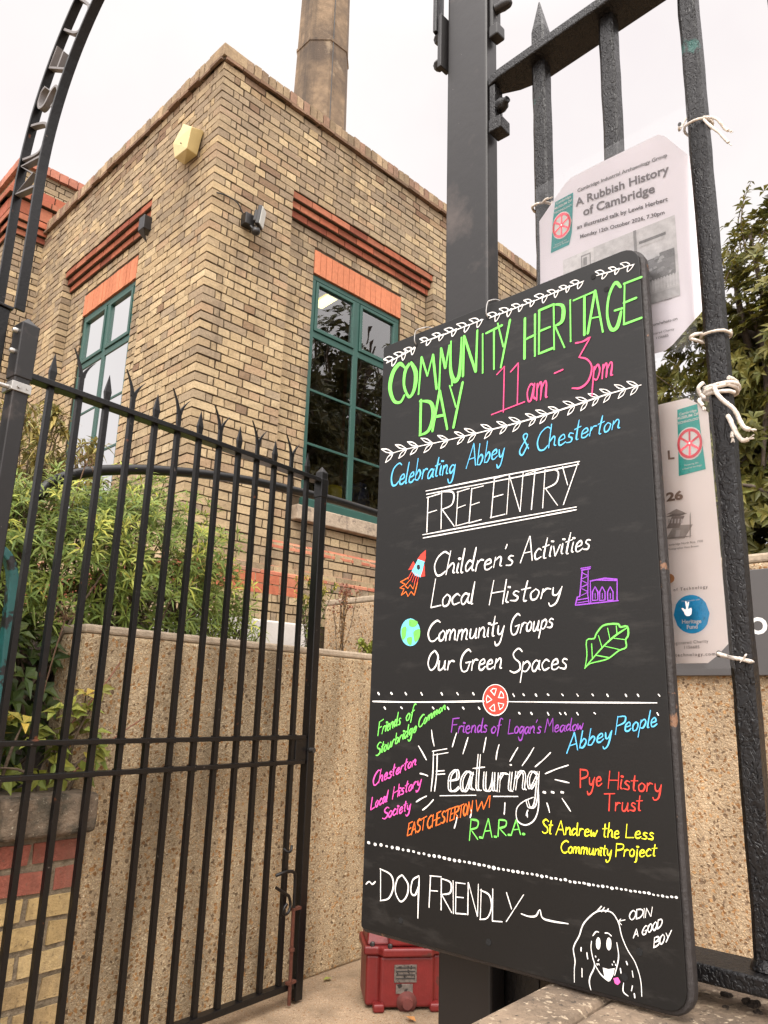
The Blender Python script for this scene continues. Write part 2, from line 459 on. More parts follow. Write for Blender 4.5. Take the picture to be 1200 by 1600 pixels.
def board_mat(name):
    """matt black chalk panel with the ghosts of wiped writing"""
    m = bpy.data.materials.new(name); m.use_nodes = True
    N, L = m.node_tree.nodes, m.node_tree.links
    b = N['Principled BSDF']; b.inputs['Specular IOR Level'].default_value = 0.36
    tc = N.new('ShaderNodeTexCoord')
    mp = N.new('ShaderNodeMapping'); mp.inputs['Rotation'].default_value = (0.15, 0, 0); mp.inputs['Scale'].default_value = (1, 1.3, 5)
    L.new(tc.outputs['Object'], mp.inputs['Vector'])
    n = N.new('ShaderNodeTexNoise'); n.inputs['Scale'].default_value = 5; n.inputs['Detail'].default_value = 8; n.inputs['Roughness'].default_value = 0.7
    L.new(mp.outputs['Vector'], n.inputs['Vector'])
    r = N.new('ShaderNodeMapRange'); r.inputs['From Min'].default_value = 0.55; r.inputs['From Max'].default_value = 0.85
    L.new(n.outputs['Fac'], r.inputs['Value'])
    n2 = N.new('ShaderNodeTexNoise'); n2.inputs['Scale'].default_value = 3; n2.inputs['Detail'].default_value = 5
    L.new(tc.outputs['Object'], n2.inputs['Vector'])
    mu = N.new('ShaderNodeMath'); mu.operation = 'MULTIPLY'; L.new(r.outputs['Result'], mu.inputs[0]); L.new(n2.outputs['Fac'], mu.inputs[1])
    mx = N.new('ShaderNodeMix'); mx.data_type = 'RGBA'
    mx.inputs['A'].default_value = (*lin(13, 12, 11), 1); mx.inputs['B'].default_value = (*lin(72, 69, 66), 1)
    L.new(mu.outputs[0], mx.inputs['Factor']); L.new(mx.outputs['Result'], b.inputs['Base Color'])
    rr = N.new('ShaderNodeMapRange'); rr.inputs['To Min'].default_value = 0.36; rr.inputs['To Max'].default_value = 0.55
    L.new(n2.outputs['Fac'], rr.inputs['Value']); L.new(rr.outputs['Result'], b.inputs['Roughness'])
    n3 = N.new('ShaderNodeTexNoise'); n3.inputs['Scale'].default_value = 220; n3.inputs['Detail'].default_value = 2
    L.new(tc.outputs['Object'], n3.inputs['Vector'])
    bp = N.new('ShaderNodeBump'); bp.inputs['Strength'].default_value = 0.12; bp.inputs['Distance'].default_value = 0.001
    L.new(n3.outputs['Fac'], bp.inputs['Height']); L.new(bp.outputs['Normal'], b.inputs['Normal'])
    return m
M_IRON = cast_iron_mat('lumpy_black_iron')
M_CHIPTEAL = chipped_teal_mat('chipped_teal_paint')
M_BOARD = board_mat('chalkboard_black')
M_EDGE = mat('board_edge', lin(40, 36, 35), 0.6, var=0.3, scale=30, bump=0.3, bscale=120, spots=[(lin(120, 88, 66), 26, 0.64, 0.03)])
M_PEB = pebble_mat('exposed_aggregate', (0.40, 0.315, 0.205), 60, big=0.72, bump=1.0, dark=0.45)
M_PEBR = pebble_mat('exposed_aggregate_coarse', (0.43, 0.33, 0.22), 58, dark=0.2, big=0.92, bump=1.0)
M_PEBPLAIN = mat('cement_edge', (0.36, 0.29, 0.21), 0.9, var=0.3, scale=30, bump=0.5, bscale=150)
M_PAVE = pebble_mat('gravelled_concrete', (0.27, 0.20, 0.135), 110, bump=0.4, dark=0.3, big=0.2)
M_COPE = mat('coping_stone', (0.20, 0.145, 0.098), 0.9, var=0.5, scale=16, bump=0.8, bscale=70, bdist=0.008,
             spots=[((0.10, 0.072, 0.05), 7, 0.50, 0.12), ((0.38, 0.30, 0.21), 75, 0.58, 0.06), ((0.06, 0.045, 0.033), 110, 0.60, 0.05)])
M_COPED = mat('mossy_coping', (0.135, 0.10, 0.068), 0.95, var=0.5, scale=14, bump=0.9, bscale=60, bdist=0.01, spots=[((0.055, 0.045, 0.03), 8, 0.5, 0.1), ((0.30, 0.26, 0.19), 80, 0.62, 0.05)])
M_SOIL = mat('soil', (0.045, 0.032, 0.022), 1.0, var=0.4, scale=20, bump=1.0, bscale=40, bdist=0.03)
M_LEAF = leaf_mat('leaf')
M_BARK = mat('stem_bark', (0.10, 0.07, 0.045), 0.9, var=0.3, scale=30, bump=0.6, bscale=60)
M_DRY = mat('dry_flower', (0.30, 0.19, 0.11), 0.95, var=0.3, scale=60)
M_GLASS = glass_mat('window_glass', 1.55, (0.82, 0.86, 0.84), 0.0, 4.4)
M_GLASSL = glass_mat('sky_window_glass', 1.6, (0.95, 0.97, 0.97), 0.0, 2.6)
M_BLIND = mat('white_blind', (0.86, 0.86, 0.85), 0.8, var=0.03, scale=3)
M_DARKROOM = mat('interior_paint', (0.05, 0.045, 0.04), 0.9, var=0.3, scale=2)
M_CREAM = mat('cream_plastic', lin(205, 186, 132), 0.5, var=0.06, scale=12, bump=0.05, bscale=60, spots=[(lin(190, 140, 80), 30, 0.68, 0.05)])
M_PLASTICB = mat('black_plastic', (0.014, 0.013, 0.013), 0.4, var=0.2)
M_LENS = mat('lamp_lens', (0.55, 0.56, 0.53), 0.25, var=0.05)
M_CHIM = mat('chimney_render', lin(118, 100, 80), 0.95, var=0.4, scale=2.4, bump=0.7, bscale=12, bdist=0.03, spots=[(lin(70, 60, 52), 0.45, 0.46, 0.2, 0.85), (lin(62, 54, 47), 0.7, 0.52, 0.15, 0.7, (1.6, 1.6, 0.15)), (lin(150, 134, 112), 1.1, 0.6, 0.1, 0.5)])
M_REDBOX = mat('red_enamel', lin(100, 22, 21), 0.45, var=0.22, scale=12, bump=0.15, bscale=60, spots=[(lin(72, 34, 28), 9, 0.62, 0.06)])
M_DARKMETAL = mat('dark_metal', (0.02, 0.018, 0.017), 0.5, var=0.3, scale=20)
M_ZINC = mat('galvanised_steel', (0.42, 0.41, 0.39), 0.48, metal=0.85, var=0.15, scale=40)
M_RUST = mat('rusty_rod', lin(74, 36, 19), 0.9, var=0.35, scale=50, bump=0.4, bscale=120)
M_PAPER = mat('poster_paper', (0.86, 0.835, 0.89), 0.5, var=0.03, scale=5)
M_PAPER2 = mat('warm_poster_paper', (0.87, 0.80, 0.765), 0.5, var=0.03, scale=5)
for _m in (M_PAPER, M_PAPER2):                    # sheets of paper let some of the sky through
    _N, _L = _m.node_tree.nodes, _m.node_tree.links
    _t = _N.new('ShaderNodeBsdfTranslucent'); _t.inputs['Color'].default_value = (0.8, 0.78, 0.82, 1)
    _x = _N.new('ShaderNodeMixShader'); _x.inputs[0].default_value = 0.12
    _L.new(_N['Principled BSDF'].outputs[0], _x.inputs[1]); _L.new(_t.outputs[0], _x.inputs[2]); _L.new(_x.outputs[0], _N['Material Output'].inputs['Surface'])
M_STRING = mat('cotton_string', (0.66, 0.60, 0.53), 0.95, var=0.25, scale=160, bump=0.8, bscale=260, bdist=0.003)
M_WIRE = mat('tie_wire', (0.45, 0.44, 0.43), 0.4, metal=0.6, var=0.1)
M_SIGN = mat('grey_sign_board', lin(76, 74, 74), 0.5, var=0.06, scale=5)
M_WHITE = mat('white_lettering', (0.72, 0.72, 0.70), 0.55, var=0.04)
M_STEP = mat('pale_concrete', (0.60, 0.56, 0.52), 0.85, var=0.1, scale=8, bump=0.3, bscale=60)
M_PIPE = mat('black_rail_tube', (0.008, 0.008, 0.008), 0.34, var=0.2, scale=10, spec=0.35)
M_YELLOWTUBE = bpy.data.materials.new('lit_tube'); M_YELLOWTUBE.use_nodes = True
_b = M_YELLOWTUBE.node_tree.nodes['Principled BSDF']
_b.inputs['Base Color'].default_value = (0.8, 0.75, 0.4, 1); _b.inputs['Emission Color'].default_value = (1.0, 0.88, 0.25, 1); _b.inputs['Emission Strength'].default_value = 2.2
def film_mat():
    m = bpy.data.materials.new('laminate_film'); m.use_nodes = True
    N, L = m.node_tree.nodes, m.node_tree.links
    N.remove(N['Principled BSDF'])
    tr = N.new('ShaderNodeBsdfTransparent'); tr.inputs['Color'].default_value = (0.975, 0.97, 0.97, 1)
    gl = N.new('ShaderNodeBsdfGlossy'); gl.inputs['Roughness'].default_value = 0.14
    fr = N.new('ShaderNodeFresnel'); fr.inputs['IOR'].default_value = 1.45
    mx = N.new('ShaderNodeMixShader')
    L.new(fr.outputs[0], mx.inputs[0]); L.new(tr.outputs[0], mx.inputs[1]); L.new(gl.outputs[0], mx.inputs[2])
    L.new(mx.outputs[0], N['Material Output'].inputs['Surface'])
    return m
M_FILM = film_mat()
INK = {}
def ink(name, rgb, rough=0.6):
    if name not in INK:
        INK[name] = mat('ink_' + name, lin(*rgb), rough, var=0.14, scale=90, spots=[(tuple(c * 0.45 for c in lin(*rgb)), 170, 0.60, 0.06, 0.75, (1, 1.6, 0.5))])
    return INK[name]

# ------------------------------------------------------------------ bricks
def pal(z, dirty=0.0):
    """one brick's colour: London stocks from pale buff to sooty grey brown; soot grows towards the parapet"""
    r = random.random()
    soot = min(1.0, max(0.0, (z - 4.0) / 2.4)) * 0.8 + dirty
    if r < 0.44: c = (0.41, 0.325, 0.20)
    elif r < 0.64: c = (0.45, 0.365, 0.23)
    elif r < 0.80: c = (0.345, 0.27, 0.17)
    elif r < 0.88: c = (0.365, 0.27, 0.175)
    elif r < 0.95: c = (0.285, 0.23, 0.16)
    else: c = (0.48, 0.395, 0.25)
    k = uni(0.9, 1.06)
    if random.random() < soot + 0.12:
        g = (0.255, 0.21, 0.155)
        t = uni(0.3, 0.85)
        c = tuple(c[i] * (1 - t) + g[i] * t for i in range(3))
    return (c[0] * k * 0.965, c[1] * k * 0.915, c[2] * k * 0.88)
def red(k=1.0):
    r = random.random()
    c = (0.37, 0.115, 0.062) if r < 0.6 else ((0.29, 0.085, 0.05) if r < 0.85 else (0.41, 0.15, 0.085))
    j = uni(0.85, 1.12) * k
    return tuple(x * j for x in c)

class Wall:
    """a vertical brick face: s runs along it, n points out of it"""
    def __init__(self, o, s, n):
        self.o, self.s, self.n = Vector(o), Vector(s), Vector(n)
        self.stains = []                 # (s0, s1, z0, z1, share of bricks): rust and soot washed down the face
    def P(self, s, d, z):
        return self.o + self.s * s + self.n * d + Z3 * z
    def box(self, mb, s0, s1, d0, d1, z0, z1, mat=0, col=None, jit=0.0):
        mb.box(self.P((s0 + s1) / 2, (d0 + d1) / 2, (z0 + z1) / 2), (abs(s1 - s0), abs(d1 - d0), abs(z1 - z0)), (self.s, self.n, Z3), mat, col, jit)
    def course(self, mb, s0, s1, z, d, par, jit=0.003, depth=0.1025, hgt=0.058, colf=pal, start=None, j=0.0115, bond='F'):
        """one course of bricks between s0 and s1: bond F(lemish), S(tretchers) or H(eaders with a closer first)"""
        s = s0
        k = par
        first = True
        while s < s1 - 0.004:
            w = 0.2155 if k % 2 == 0 else 0.1025
            if bond == 'S': w = 0.1985 if not (first and par % 2) else 0.148
            elif bond == 'H': w = 0.043 if first else 0.0935
            if first and start: w = start
            elif first and bond == 'F': w = 0.1025 if par % 2 else 0.2155
            e = min(s + w, s1)
            if s1 - e < 0.045: e = s1
            if e - s > 0.01:
                c = colf(z)
                for (a0, a1, b0, b1, pr_) in self.stains:
                    if a0 < s < a1 and b0 < z < b1 and random.random() < pr_:
                        t = uni(0.3, 0.75); c = tuple(c[q] * (1 - t) + (0.15, 0.085, 0.055)[q] * t for q in range(3))
                self.box(mb, s, e, d - depth, d + uni(-0.002, 0.0022), z + 0.0045, z + 0.0045 + hgt, 0, c, jit)
            s = e + j
            k += 1
            first = False
# ================================================================== ground
g = MB()
g.add([(-400, -400, 0), (400, -400, 0), (400, 400, 0), (-400, 400, 0)], [(0, 1, 2, 3)])
tag(g.build('ground', M_PAVE), kind='structure')
bed = MB()
bed.span((1.36, 3.22, 0.01), (3.78, 4.56, 1.46)); bed.span((-2.5, 3.05, 0.01), (1.355, 8.1, 0.86)); bed.span((1.36, 4.57, 0.01), (2.5, 8.1, 1.6))
tag(bed.build('planting_bed', M_SOIL), kind='structure')
bank = MB()
bank.span((4.02, -6.0, 0.01), (9.0, 4.5, 1.75))
tag(bank.build('raised_ground', M_SOIL), kind='structure')

# ================================================================== brick building
CX, CY = 2.628, 4.603
bld = thing('brick_building', 'yellow stock brick corner building with two tall green framed windows and red brick bands', 'building', (CX, CY, 0))
WR = Wall((CX, CY, 0), X3, -Y3)       # face with the dark window
WL = Wall((CX, CY, 0), Y3, -X3)       # face with the pale window
WR.stains = [(0.22, 0.46, 4.9, 6.2, 0.5), (0.28, 0.52, 3.2, 4.9, 0.28), (0.0, 5.8, 6.1, 6.4, 0.35), (2.2, 2.9, 5.5, 6.3, 0.15)]
WL.stains = [(0.0, 3.6, 6.1, 6.4, 0.3), (0.5, 1.1, 3.0, 4.6, 0.12)]
CH = 0.0695
Z0 = 5.545 - CH * 60
RLEN, LLEN = 5.9, 3.6
R_REC, L_REC = (0.77, 2.59), (1.0, 2.81)
R_WIN, L_WIN = (1.12, 2.22), (1.36, 2.44)
WZ = (2.90, 4.94)
LZ = WZ[1] + 0.232
mb = MB()
TOPC = 71
for i in range(7, TOPC):
    z = Z0 + i * CH
    e = i % 2
    for W, L, rec, win in ((WR, RLEN, R_REC, R_WIN), (WL, LLEN, L_REC, L_WIN)):
        first = (e == 0) == (W is WR)
        base = 0.055 if z < 2.23 else 0.0
        s0 = -base if first else 0.112 - base
        bd = 'S' if first else 'H'
        kw = dict(bond=bd)
        e2 = 0
        if z > 5.544:
            W.course(mb, s0, L, z, 0.0, e2, **kw)
            continue
        W.course(mb, s0, rec[0], z, base, e2, **kw)
        W.course(mb, rec[1], L, z, base, e, bond=bd)
        d = -0.1
        if z < 2.23: d = 0.055
        elif z < 2.44: d = -0.045
        if z + CH > 5.545 - 3 * CH + 0.01:     # behind the cornice
            continue
        lo, hi = rec[0] + 0.009, rec[1] - 0.009
        if z + CH > WZ[0] - 0.2 and z < LZ - 0.01:
            a, b = win
            if z < WZ[0] - 0.01: a, b = win[0] - 0.1, win[1] + 0.1
            W.course(mb, lo, a - 0.006, z, d, e, bond=bd)
            W.course(mb, b + 0.006, hi, z, d, e, bond=bd)
        else:
            W.course(mb, lo, hi, z, d, e, bond=bd)
mo = 1
for W, L, rec, win in ((WR, RLEN, R_REC, R_WIN), (WL, LLEN, L_REC, L_WIN)):
    zt = Z0 + TOPC * CH
    a0 = 0.009
    W.box(mb, a0, rec[0] - 0.007, -0.22, -0.0075, 1.6, zt, mo)
    W.box(mb, rec[1] + 0.007, L - 0.01, -0.22, -0.0075, 1.6, zt, mo)
    W.box(mb, rec[0] - 0.007, rec[1] + 0.007, -0.22, -0.0075, 5.545, zt, mo)
    W.box(mb, rec[0] - 0.007, rec[1] + 0.007, -0.22, -0.1075, LZ + 0.001, 5.545, mo)
    W.box(mb, rec[0] - 0.007, win[0] - 0.004, -0.22, -0.1075, 1.6, LZ + 0.001, mo)
    W.box(mb, win[1] + 0.004, rec[1] + 0.007, -0.22, -0.1075, 1.6, LZ + 0.001, mo)
    W.box(mb, win[0] - 0.004, win[1] + 0.004, -0.22, -0.1075, 1.6, WZ[0] - 0.01, mo)
    W.box(mb, rec[0] - 0.007, rec[1] + 0.007, -0.1074, -0.0525, 1.6, 2.452, mo)
    W.box(mb, -0.04 if W is WR else 0.01, L, -0.0074, 0.047, 1.6, 2.225, mo)
mb.build('wall', [M_BRICK, M_MORTAR], bld)

# parapet coping: bricks on edge, standing proud with a ragged drip line
cp = MB()
zc = Z0 + TOPC * CH
for W, L in ((WR, RLEN), (WL, LLEN)):
    s = -0.03
    while s < L:
        w = 0.066
        c = random.choice([(0.29, 0.215, 0.135), (0.34, 0.25, 0.16), (0.25, 0.18, 0.12), (0.37, 0.27, 0.17), (0.29, 0.18, 0.125)])
        k = uni(0.8, 1.1)
        W.box(cp, s, s + w, -0.19, 0.026 + uni(-0.004, 0.004), zc + 0.034 + uni(-0.004, 0.003), zc + 0.142 + uni(-0.004, 0.004), 0, tuple(x * k for x in c), 0.003)
        s += 0.076
    s = 0.0
    while s < L:                                   # tile creasing under the bricks
        W.box(cp, s, s + 0.16, -0.15, 0.038 + uni(-0.008, 0.006), zc + 0.003, zc + 0.030, 0, (lambda q: (0.24 * q, 0.15 * q, 0.10 * q))(uni(0.6, 1.0)), 0.003)
        s += 0.166
    W.box(cp, 0.03 if W is WL else -0.01, L, -0.2, 0.016, zc + 0.004, zc + 0.128, 1)
cp.build('coping', [M_BRICK, M_MORTAR], bld)

# corbelled red brick cornices over the recesses
for W, rec in ((WR, R_REC), (WL, L_REC)):
    k = MB()
    for i, d in enumerate((-0.072, -0.042, -0.012)):
        z = 5.545 - (3 - i) * CH
        s = rec[0] + 0.004
        n = 0
        while s < rec[1] - 0.01:
            w = min((0.2155 if (n or i % 2 == 0) else 0.108), rec[1] - 0.004 - s)
            W.box(k, s, s + w, d - 0.12, d + uni(-0.002, 0.002), z + 0.005, z + 0.063, 0, red(uni(0.62, 0.95)), 0.0015)
            s += w + 0.007; n += 1
        W.box(k, rec[0] + 0.003, rec[1] - 0.003, -0.2, d - 0.008, z - 0.003, z + 0.0685, 1)
    k.build('cornice', [M_REDBRICK, M_MORTAR], bld)
# soldier lintels
for W, win in ((WR, R_WIN), (WL, L_WIN)):
    k = MB()
    a, b = win[0] - 0.002, win[1] + 0.002
    n = 16
    for i in range(n):
        s0 = a + (b - a) * i / n
        s1 = a + (b - a) * (i + 1) / n
        W.box(k, s0 + 0.0025, s1 - 0.0025, -0.2, -0.097 + uni(-0.0015, 0.0015), WZ[1] + 0.004, LZ - 0.004, 0, (lambda q: (0.46 * q, 0.168 * q, 0.088 * q))(uni(0.92, 1.12)), 0.001)
    W.box(k, a + 0.002, b - 0.002, -0.19, -0.102, WZ[1] + 0.006, LZ - 0.006, 1)
    k.build('lintel', [M_REDBRICK, mat('red_mortar', (0.30, 0.13, 0.07), 0.9, var=0.2)], bld)
# plinth weatherings: splayed bricks, the upper one only inside the recess
k = MB()
def splay(W, s0, s1, zb, zt, d0, d1, cf):
    s = s0
    while s < s1 - 0.01:
        e = min(s + 0.2155, s1)
        c = cf()
        P = [W.P(s, d0, zb), W.P(s, d0 - 0.12, zb), W.P(s, d0 - 0.12, zt), W.P(s, d1, zt), W.P(s, d0, zb + 0.022)]
        k.prism([p + V(0, 0, uni(-0.001, 0.001)) for p in P], W.s * (e - s - 0.006), 0, c)
        s = e + 0.004
pink = lambda: random.choice([(0.44, 0.17, 0.10), (0.40, 0.14, 0.085), (0.30, 0.16, 0.11), (0.47, 0.20, 0.12)])
for W, L, rec in ((WR, RLEN, R_REC), (WL, LLEN, L_REC)):
    k = MB()
    splay(W, rec[0] + 0.004, rec[1] - 0.004, 2.436, 2.51, -0.043, -0.1, pink)
    k.build('string_course', M_REDBRICK, bld)
    k = MB()
    splay(W, 0.06 if W is WL else 0.0, L, 2.205, 2.285, 0.06, 0.0, pink)
    for zz in (2.055, 2.13):
        s = -0.055 if W is WR else 0.06
        while s < L:
            if W is WR and s < 0.9 or W is WL:
                W.box(k, s, s + 0.2155, -0.05, 0.0585, zz + 0.004, zz + 0.07, 0, red(1.1), 0.001)
            s += 0.225
    k.build('plinth_band', M_REDBRICK, bld)

# windows: two lights wide, four panes high, opening casements in the top row
ROWS = [4.94, 4.38, 3.868, 3.388, 2.90]
def make_window(W, win, glass):
    a, b = win
    f = MB()
    fd0, fd1 = -0.19, -0.118
    m = (a + b) / 2
    W.box(f, a, a + 0.046, fd0, fd1, WZ[0], WZ[1] - 0.046)
    W.box(f, b - 0.046, b, fd0, fd1, WZ[0], WZ[1] - 0.046)
    W.box(f, a, b, fd0, fd1, WZ[1] - 0.046, WZ[1])
    W.box(f, a + 0.046, b - 0.046, fd0, fd1, WZ[0], WZ[0] + 0.045)
    W.box(f, m - 0.03, m + 0.03, fd0, fd1 - 0.002, WZ[0] + 0.045, WZ[1] - 0.046)
    W.box(f, a + 0.046, m - 0.03, fd0, fd1 - 0.004, ROWS[1] - 0.03, ROWS[1] + 0.03)
    W.box(f, m + 0.03, b - 0.046, fd0, fd1 - 0.004, ROWS[1] - 0.03, ROWS[1] + 0.03)
    fr = f.build('window', M_TEAL, bld, bevel=0.004)
    sl = MB()
    W.box(sl, a - 0.012, b + 0.012, -0.19, -0.062, WZ[0] - 0.075, WZ[0] - 0.004)
    sl.build('window_sill', M_TEAL, fr, bevel=0.005)
    for (s0, s1) in ((a + 0.046, m - 0.03), (m + 0.03, b - 0.046)):
        c = MB()                                     # opening casement, proud of the frame
        z0, z1 = ROWS[1] + 0.032, WZ[1] - 0.057
        s0c, s1c = s0 + 0.002, s1 - 0.002
        W.box(c, s0c, s0c + 0.03, -0.17, -0.108, z0, z1); W.box(c, s1c - 0.03, s1c, -0.17, -0.108, z0, z1)
        W.box(c, s0c + 0.03, s1c - 0.03, -0.17, -0.108, z1 - 0.03, z1); W.box(c, s0c + 0.03, s1c - 0.03, -0.17, -0.108, z0, z0 + 0.035)
        c.build('casement', M_TEAL, fr, bevel=0.004)
        for zb in ROWS[2:4]:
            bars = MB()
            W.box(bars, s0, s1, -0.165, fd1 - 0.008, zb - 0.011, zb + 0.011)
            bars.build('glazing_bar', M_TEAL, fr, bevel=0.003)
        lites = [(ROWS[1] + 0.06, WZ[1] - 0.08, 0.025)] + [(ROWS[i + 1] + 0.012, ROWS[i] - (0.03 if i == 1 else 0.012), 0) for i in (1, 2, 3)]
        for (z0, z1, inset) in lites:
            p = MB()
            q = [W.P(s0 + inset, -0.132, z0), W.P(s1 - inset, -0.132, z0), W.P(s1 - inset, -0.132 + uni(-0.0015, 0.0015), z1), W.P(s0 + inset, -0.132 + uni(-0.0015, 0.0015), z1)]
            p.add(q, [(0, 1, 2, 3)])
            p.build('pane', glass, fr, fix=False)
    return fr
winR = make_window(WR, R_WIN, M_GLASS)
winL = make_window(WL, L_WIN, M_GLASSL)
bl = MB()
WL.box(bl, L_WIN[0] + 0.02, L_WIN[1] - 0.02, -0.235, -0.23, WZ[0], WZ[1])
bl.build('blind', M_BLIND, winL)
for W, win in ((WR, R_WIN), (WL, L_WIN)):
    st = MB()
    W.box(st, win[0] - 0.085, win[1] + 0.085, -0.2, -0.03, WZ[0] - 0.20, WZ[0] - 0.078)
    st.build('stone_sill', M_STONE, bld, bevel=0.008)
rf = MB()
rf.span((CX + 0.2, CY + 0.2, 6.02), (CX + RLEN, CY + LLEN, 6.10))
rf.build('roof', M_DARKMETAL, bld)
rm = MB()
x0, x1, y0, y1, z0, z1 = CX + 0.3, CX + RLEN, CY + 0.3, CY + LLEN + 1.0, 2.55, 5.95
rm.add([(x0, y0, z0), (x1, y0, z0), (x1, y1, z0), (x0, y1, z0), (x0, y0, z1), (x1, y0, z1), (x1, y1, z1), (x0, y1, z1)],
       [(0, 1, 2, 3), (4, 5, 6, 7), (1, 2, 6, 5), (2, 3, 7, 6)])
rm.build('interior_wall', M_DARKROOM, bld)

# things seen through the dark window
lt0, lt1 = at(497, 478, (0, 0, 5.62), Z3), at(523, 462, (0, 0, 5.62), Z3)
lamp = thing('strip_light', 'lit yellow fluorescent strip light inside the dark window', 'light', (lt0 + lt1) * 0.5)
dl = (lt1 - lt0).normalized()
m_ = MB(); m_.box((lt0 + lt1) * 0.5, ((lt1 - lt0).length, 0.11, 0.05), (dl, Z3.cross(dl).normalized(), Z3)); m_.build('tube', M_YELLOWTUBE, lamp, bevel=0.015)
m_ = MB(); m_.box((lt0 + lt1) * 0.5 + V(0, 0, 0.06), ((lt1 - lt0).length + 0.06, 0.14, 0.06), (dl, Z3.cross(dl).normalized(), Z3)); m_.build('housing', M_CREAM, lamp, bevel=0.01)
pc = at(541, 700, (0, CY + 0.8, 0), Y3)
m_ = MB(); m_.box((pc.x, CY + 0.8, 4.2), (0.085, 0.085, 3.3)); m_.lathe((pc.x, CY + 0.8, 2.56), Z3, [(0.1, 0), (0.1, 0.03), (0.06, 0.06)])
tag(m_.build('column', mat('brown_column', lin(92, 56, 48), 0.6, var=0.15, scale=8), bevel=0.01), 'brown square column inside the dark window', 'column')
b0, b1 = at(505, 757, (0, CY + 1.1, 0), Y3), at(592, 738, (0, CY + 1.5, 0), Y3)
m_ = MB(); m_.tube([b0, b0 * 0.5 + b1 * 0.5, b1], [0.05, 0.05, 0.045], 10); m_.tube([b0 - V(0, 0, .14), b0 * 0.4 + b1 * 0.6 - V(0, 0, .10)], 0.035, 8)
tag(m_.build('machine_beam', mat('brown_beam', lin(120, 92, 54), 0.6, var=0.2)), 'brown sloping beam inside the dark window', 'beam')
yb = at(520, 775, (0, CY + 0.55, 0), Y3)
m_ = MB(); m_.lathe(yb + V(0, 0, -0.16), Z3, [(0.06, 0), (0.10, 0.03), (0.105, 0.2), (0.09, 0.24), (0.04, 0.26)], 18)
tag(m_.build('drum', mat('yellow_drum', lin(170, 150, 30), 0.5, var=0.1)), 'small yellow drum behind the dark window sill', 'drum')
bb = at(567, 780, (0, CY + 0.6, 0), Y3)
m_ = MB(); m_.prism([bb + V(-0.12, 0, -0.22), bb + V(0.15, 0, -0.22), bb + V(0.07, 0, 0.12), bb + V(-0.03, 0, 0.12)], V(0, 0.25, 0))
m_.box(bb + V(0.02, 0.12, 0.15), (0.10, 0.2, 0.05))
tag(m_.build('machine_hood', mat('blue_enamel', lin(24, 40, 92), 0.4, var=0.1), bevel=0.012), 'blue tapered machine hood inside the dark window', 'machine')

# ================================================================== fittings on the building
al = thing('alarm_box', 'cream angular alarm box high on the brick wall near the corner', 'alarm', (CX, 5.09, 5.55))
a = MB()
WLp = lambda y, d, z: V(CX - d, y, z)
AQ = lambda x, y, d: at(x, y, (CX - d, 0, 0), X3)
TLq, RTq, TRq = AQ(286.7, 193.3, 0.08), AQ(299.5, 198, 0.15), AQ(317, 205, 0.02)
RBq, MBq, LBq, LMq, BKq = AQ(308, 243, 0.02), AQ(291.7, 231.7, 0.15), AQ(272.5, 246.7, 0.08), AQ(270, 224, 0.08), AQ(288.5, 258, 0.002)
wallp = lambda p: V(CX - 0.002, p.y + 0.01, p.z - 0.0)
vs = [TLq, RTq, TRq, RBq, MBq, LBq, LMq, BKq, wallp(TLq), wallp(TRq), wallp(LMq)]
a.add(vs, [(0, 1, 4, 5, 6), (1, 2, 3, 4), (4, 3, 7, 5), (0, 8, 9, 2, 1), (2, 9, 7, 3), (5, 7, 10, 6), (6, 10, 8, 0), (8, 10, 7, 9)])
a.build('cover', M_CREAM, al, bevel=0.005)
a = MB(); a.lathe(at(283, 224, (CX - 0.125, 0, 0), X3), -X3, [(0.006, 0), (0.006, 0.006)], 8)
a.build('screw', M_DARKMETAL, al)

fl = thing('floodlight', 'small black floodlight with pale lens and motion sensor on the brick wall', 'floodlight', (CX + 0.43, CY - 0.02, 4.95))
c0 = at(407, 340, (0, CY - 0.12, 0), Y3)
nf = V(0.55, -0.80, -0.12).normalized(); uf = Z3.cross(nf).normalized(); wf = nf.cross(uf)
a = MB(); a.box(c0, (0.10, 0.165, 0.034), (uf, wf, nf)); a.box(c0 - nf * 0.03, (0.07, 0.10, 0.035), (uf, wf, nf)); a.build('body', M_PLASTICB, fl, bevel=0.008)
a = MB(); a.box(c0 + nf * 0.0185, (0.084, 0.148, 0.005), (uf, wf, nf)); a.build('lens', M_LENS, fl)
a = MB(); a.box((c0.x - 0.06, CY - 0.035, c0.z - 0.02), (0.085, 0.07, 0.10)); a.tube([(c0.x - 0.05, CY - 0.05, c0.z - 0.06), (c0.x - 0.02, CY - 0.09, c0.z - 0.115)], 0.014); a.build('mount', M_PLASTICB, fl, bevel=0.012)
a = MB(); a.lathe(V(c0.x - 0.02, CY - 0.10, c0.z - 0.155), Z3, [(0.012, 0), (0.032, 0.012), (0.036, 0.03), (0.03, 0.055), (0.012, 0.06)], 14); a.build('sensor', M_PLASTICB, fl)
a = MB()
cabl = [at(x, y, (0, CY - 0.012, 0), Y3) for x, y in ((339, 301), (350, 304), (362, 310), (372, 318), (379, 332), (386, 343), (394, 351), (401, 352))]
a.tube(smooth_path([tuple(p) for p in cabl], 4), 0.0055, 6)
tag(a.build('cable', M_PLASTICB), 'thin black cable looping to the wall floodlight', 'cable')
s2 = thing('lamp_bracket', 'small black lamp under the left red brick cornice', 'lamp', (CX - 0.05, 5.66, 5.28))
q = at(229, 352, (CX - 0.02, 0, 0), X3)
a = MB(); a.box(q, (0.10, 0.10, 0.13)); a.prism([q + V(-0.05, -0.05, -0.06), q + V(-0.05, 0.05, -0.06), q + V(0.03, 0.02, -0.15)], V(0.012, 0.01, 0)); a.build('body', M_PLASTICB, s2, bevel=0.01)

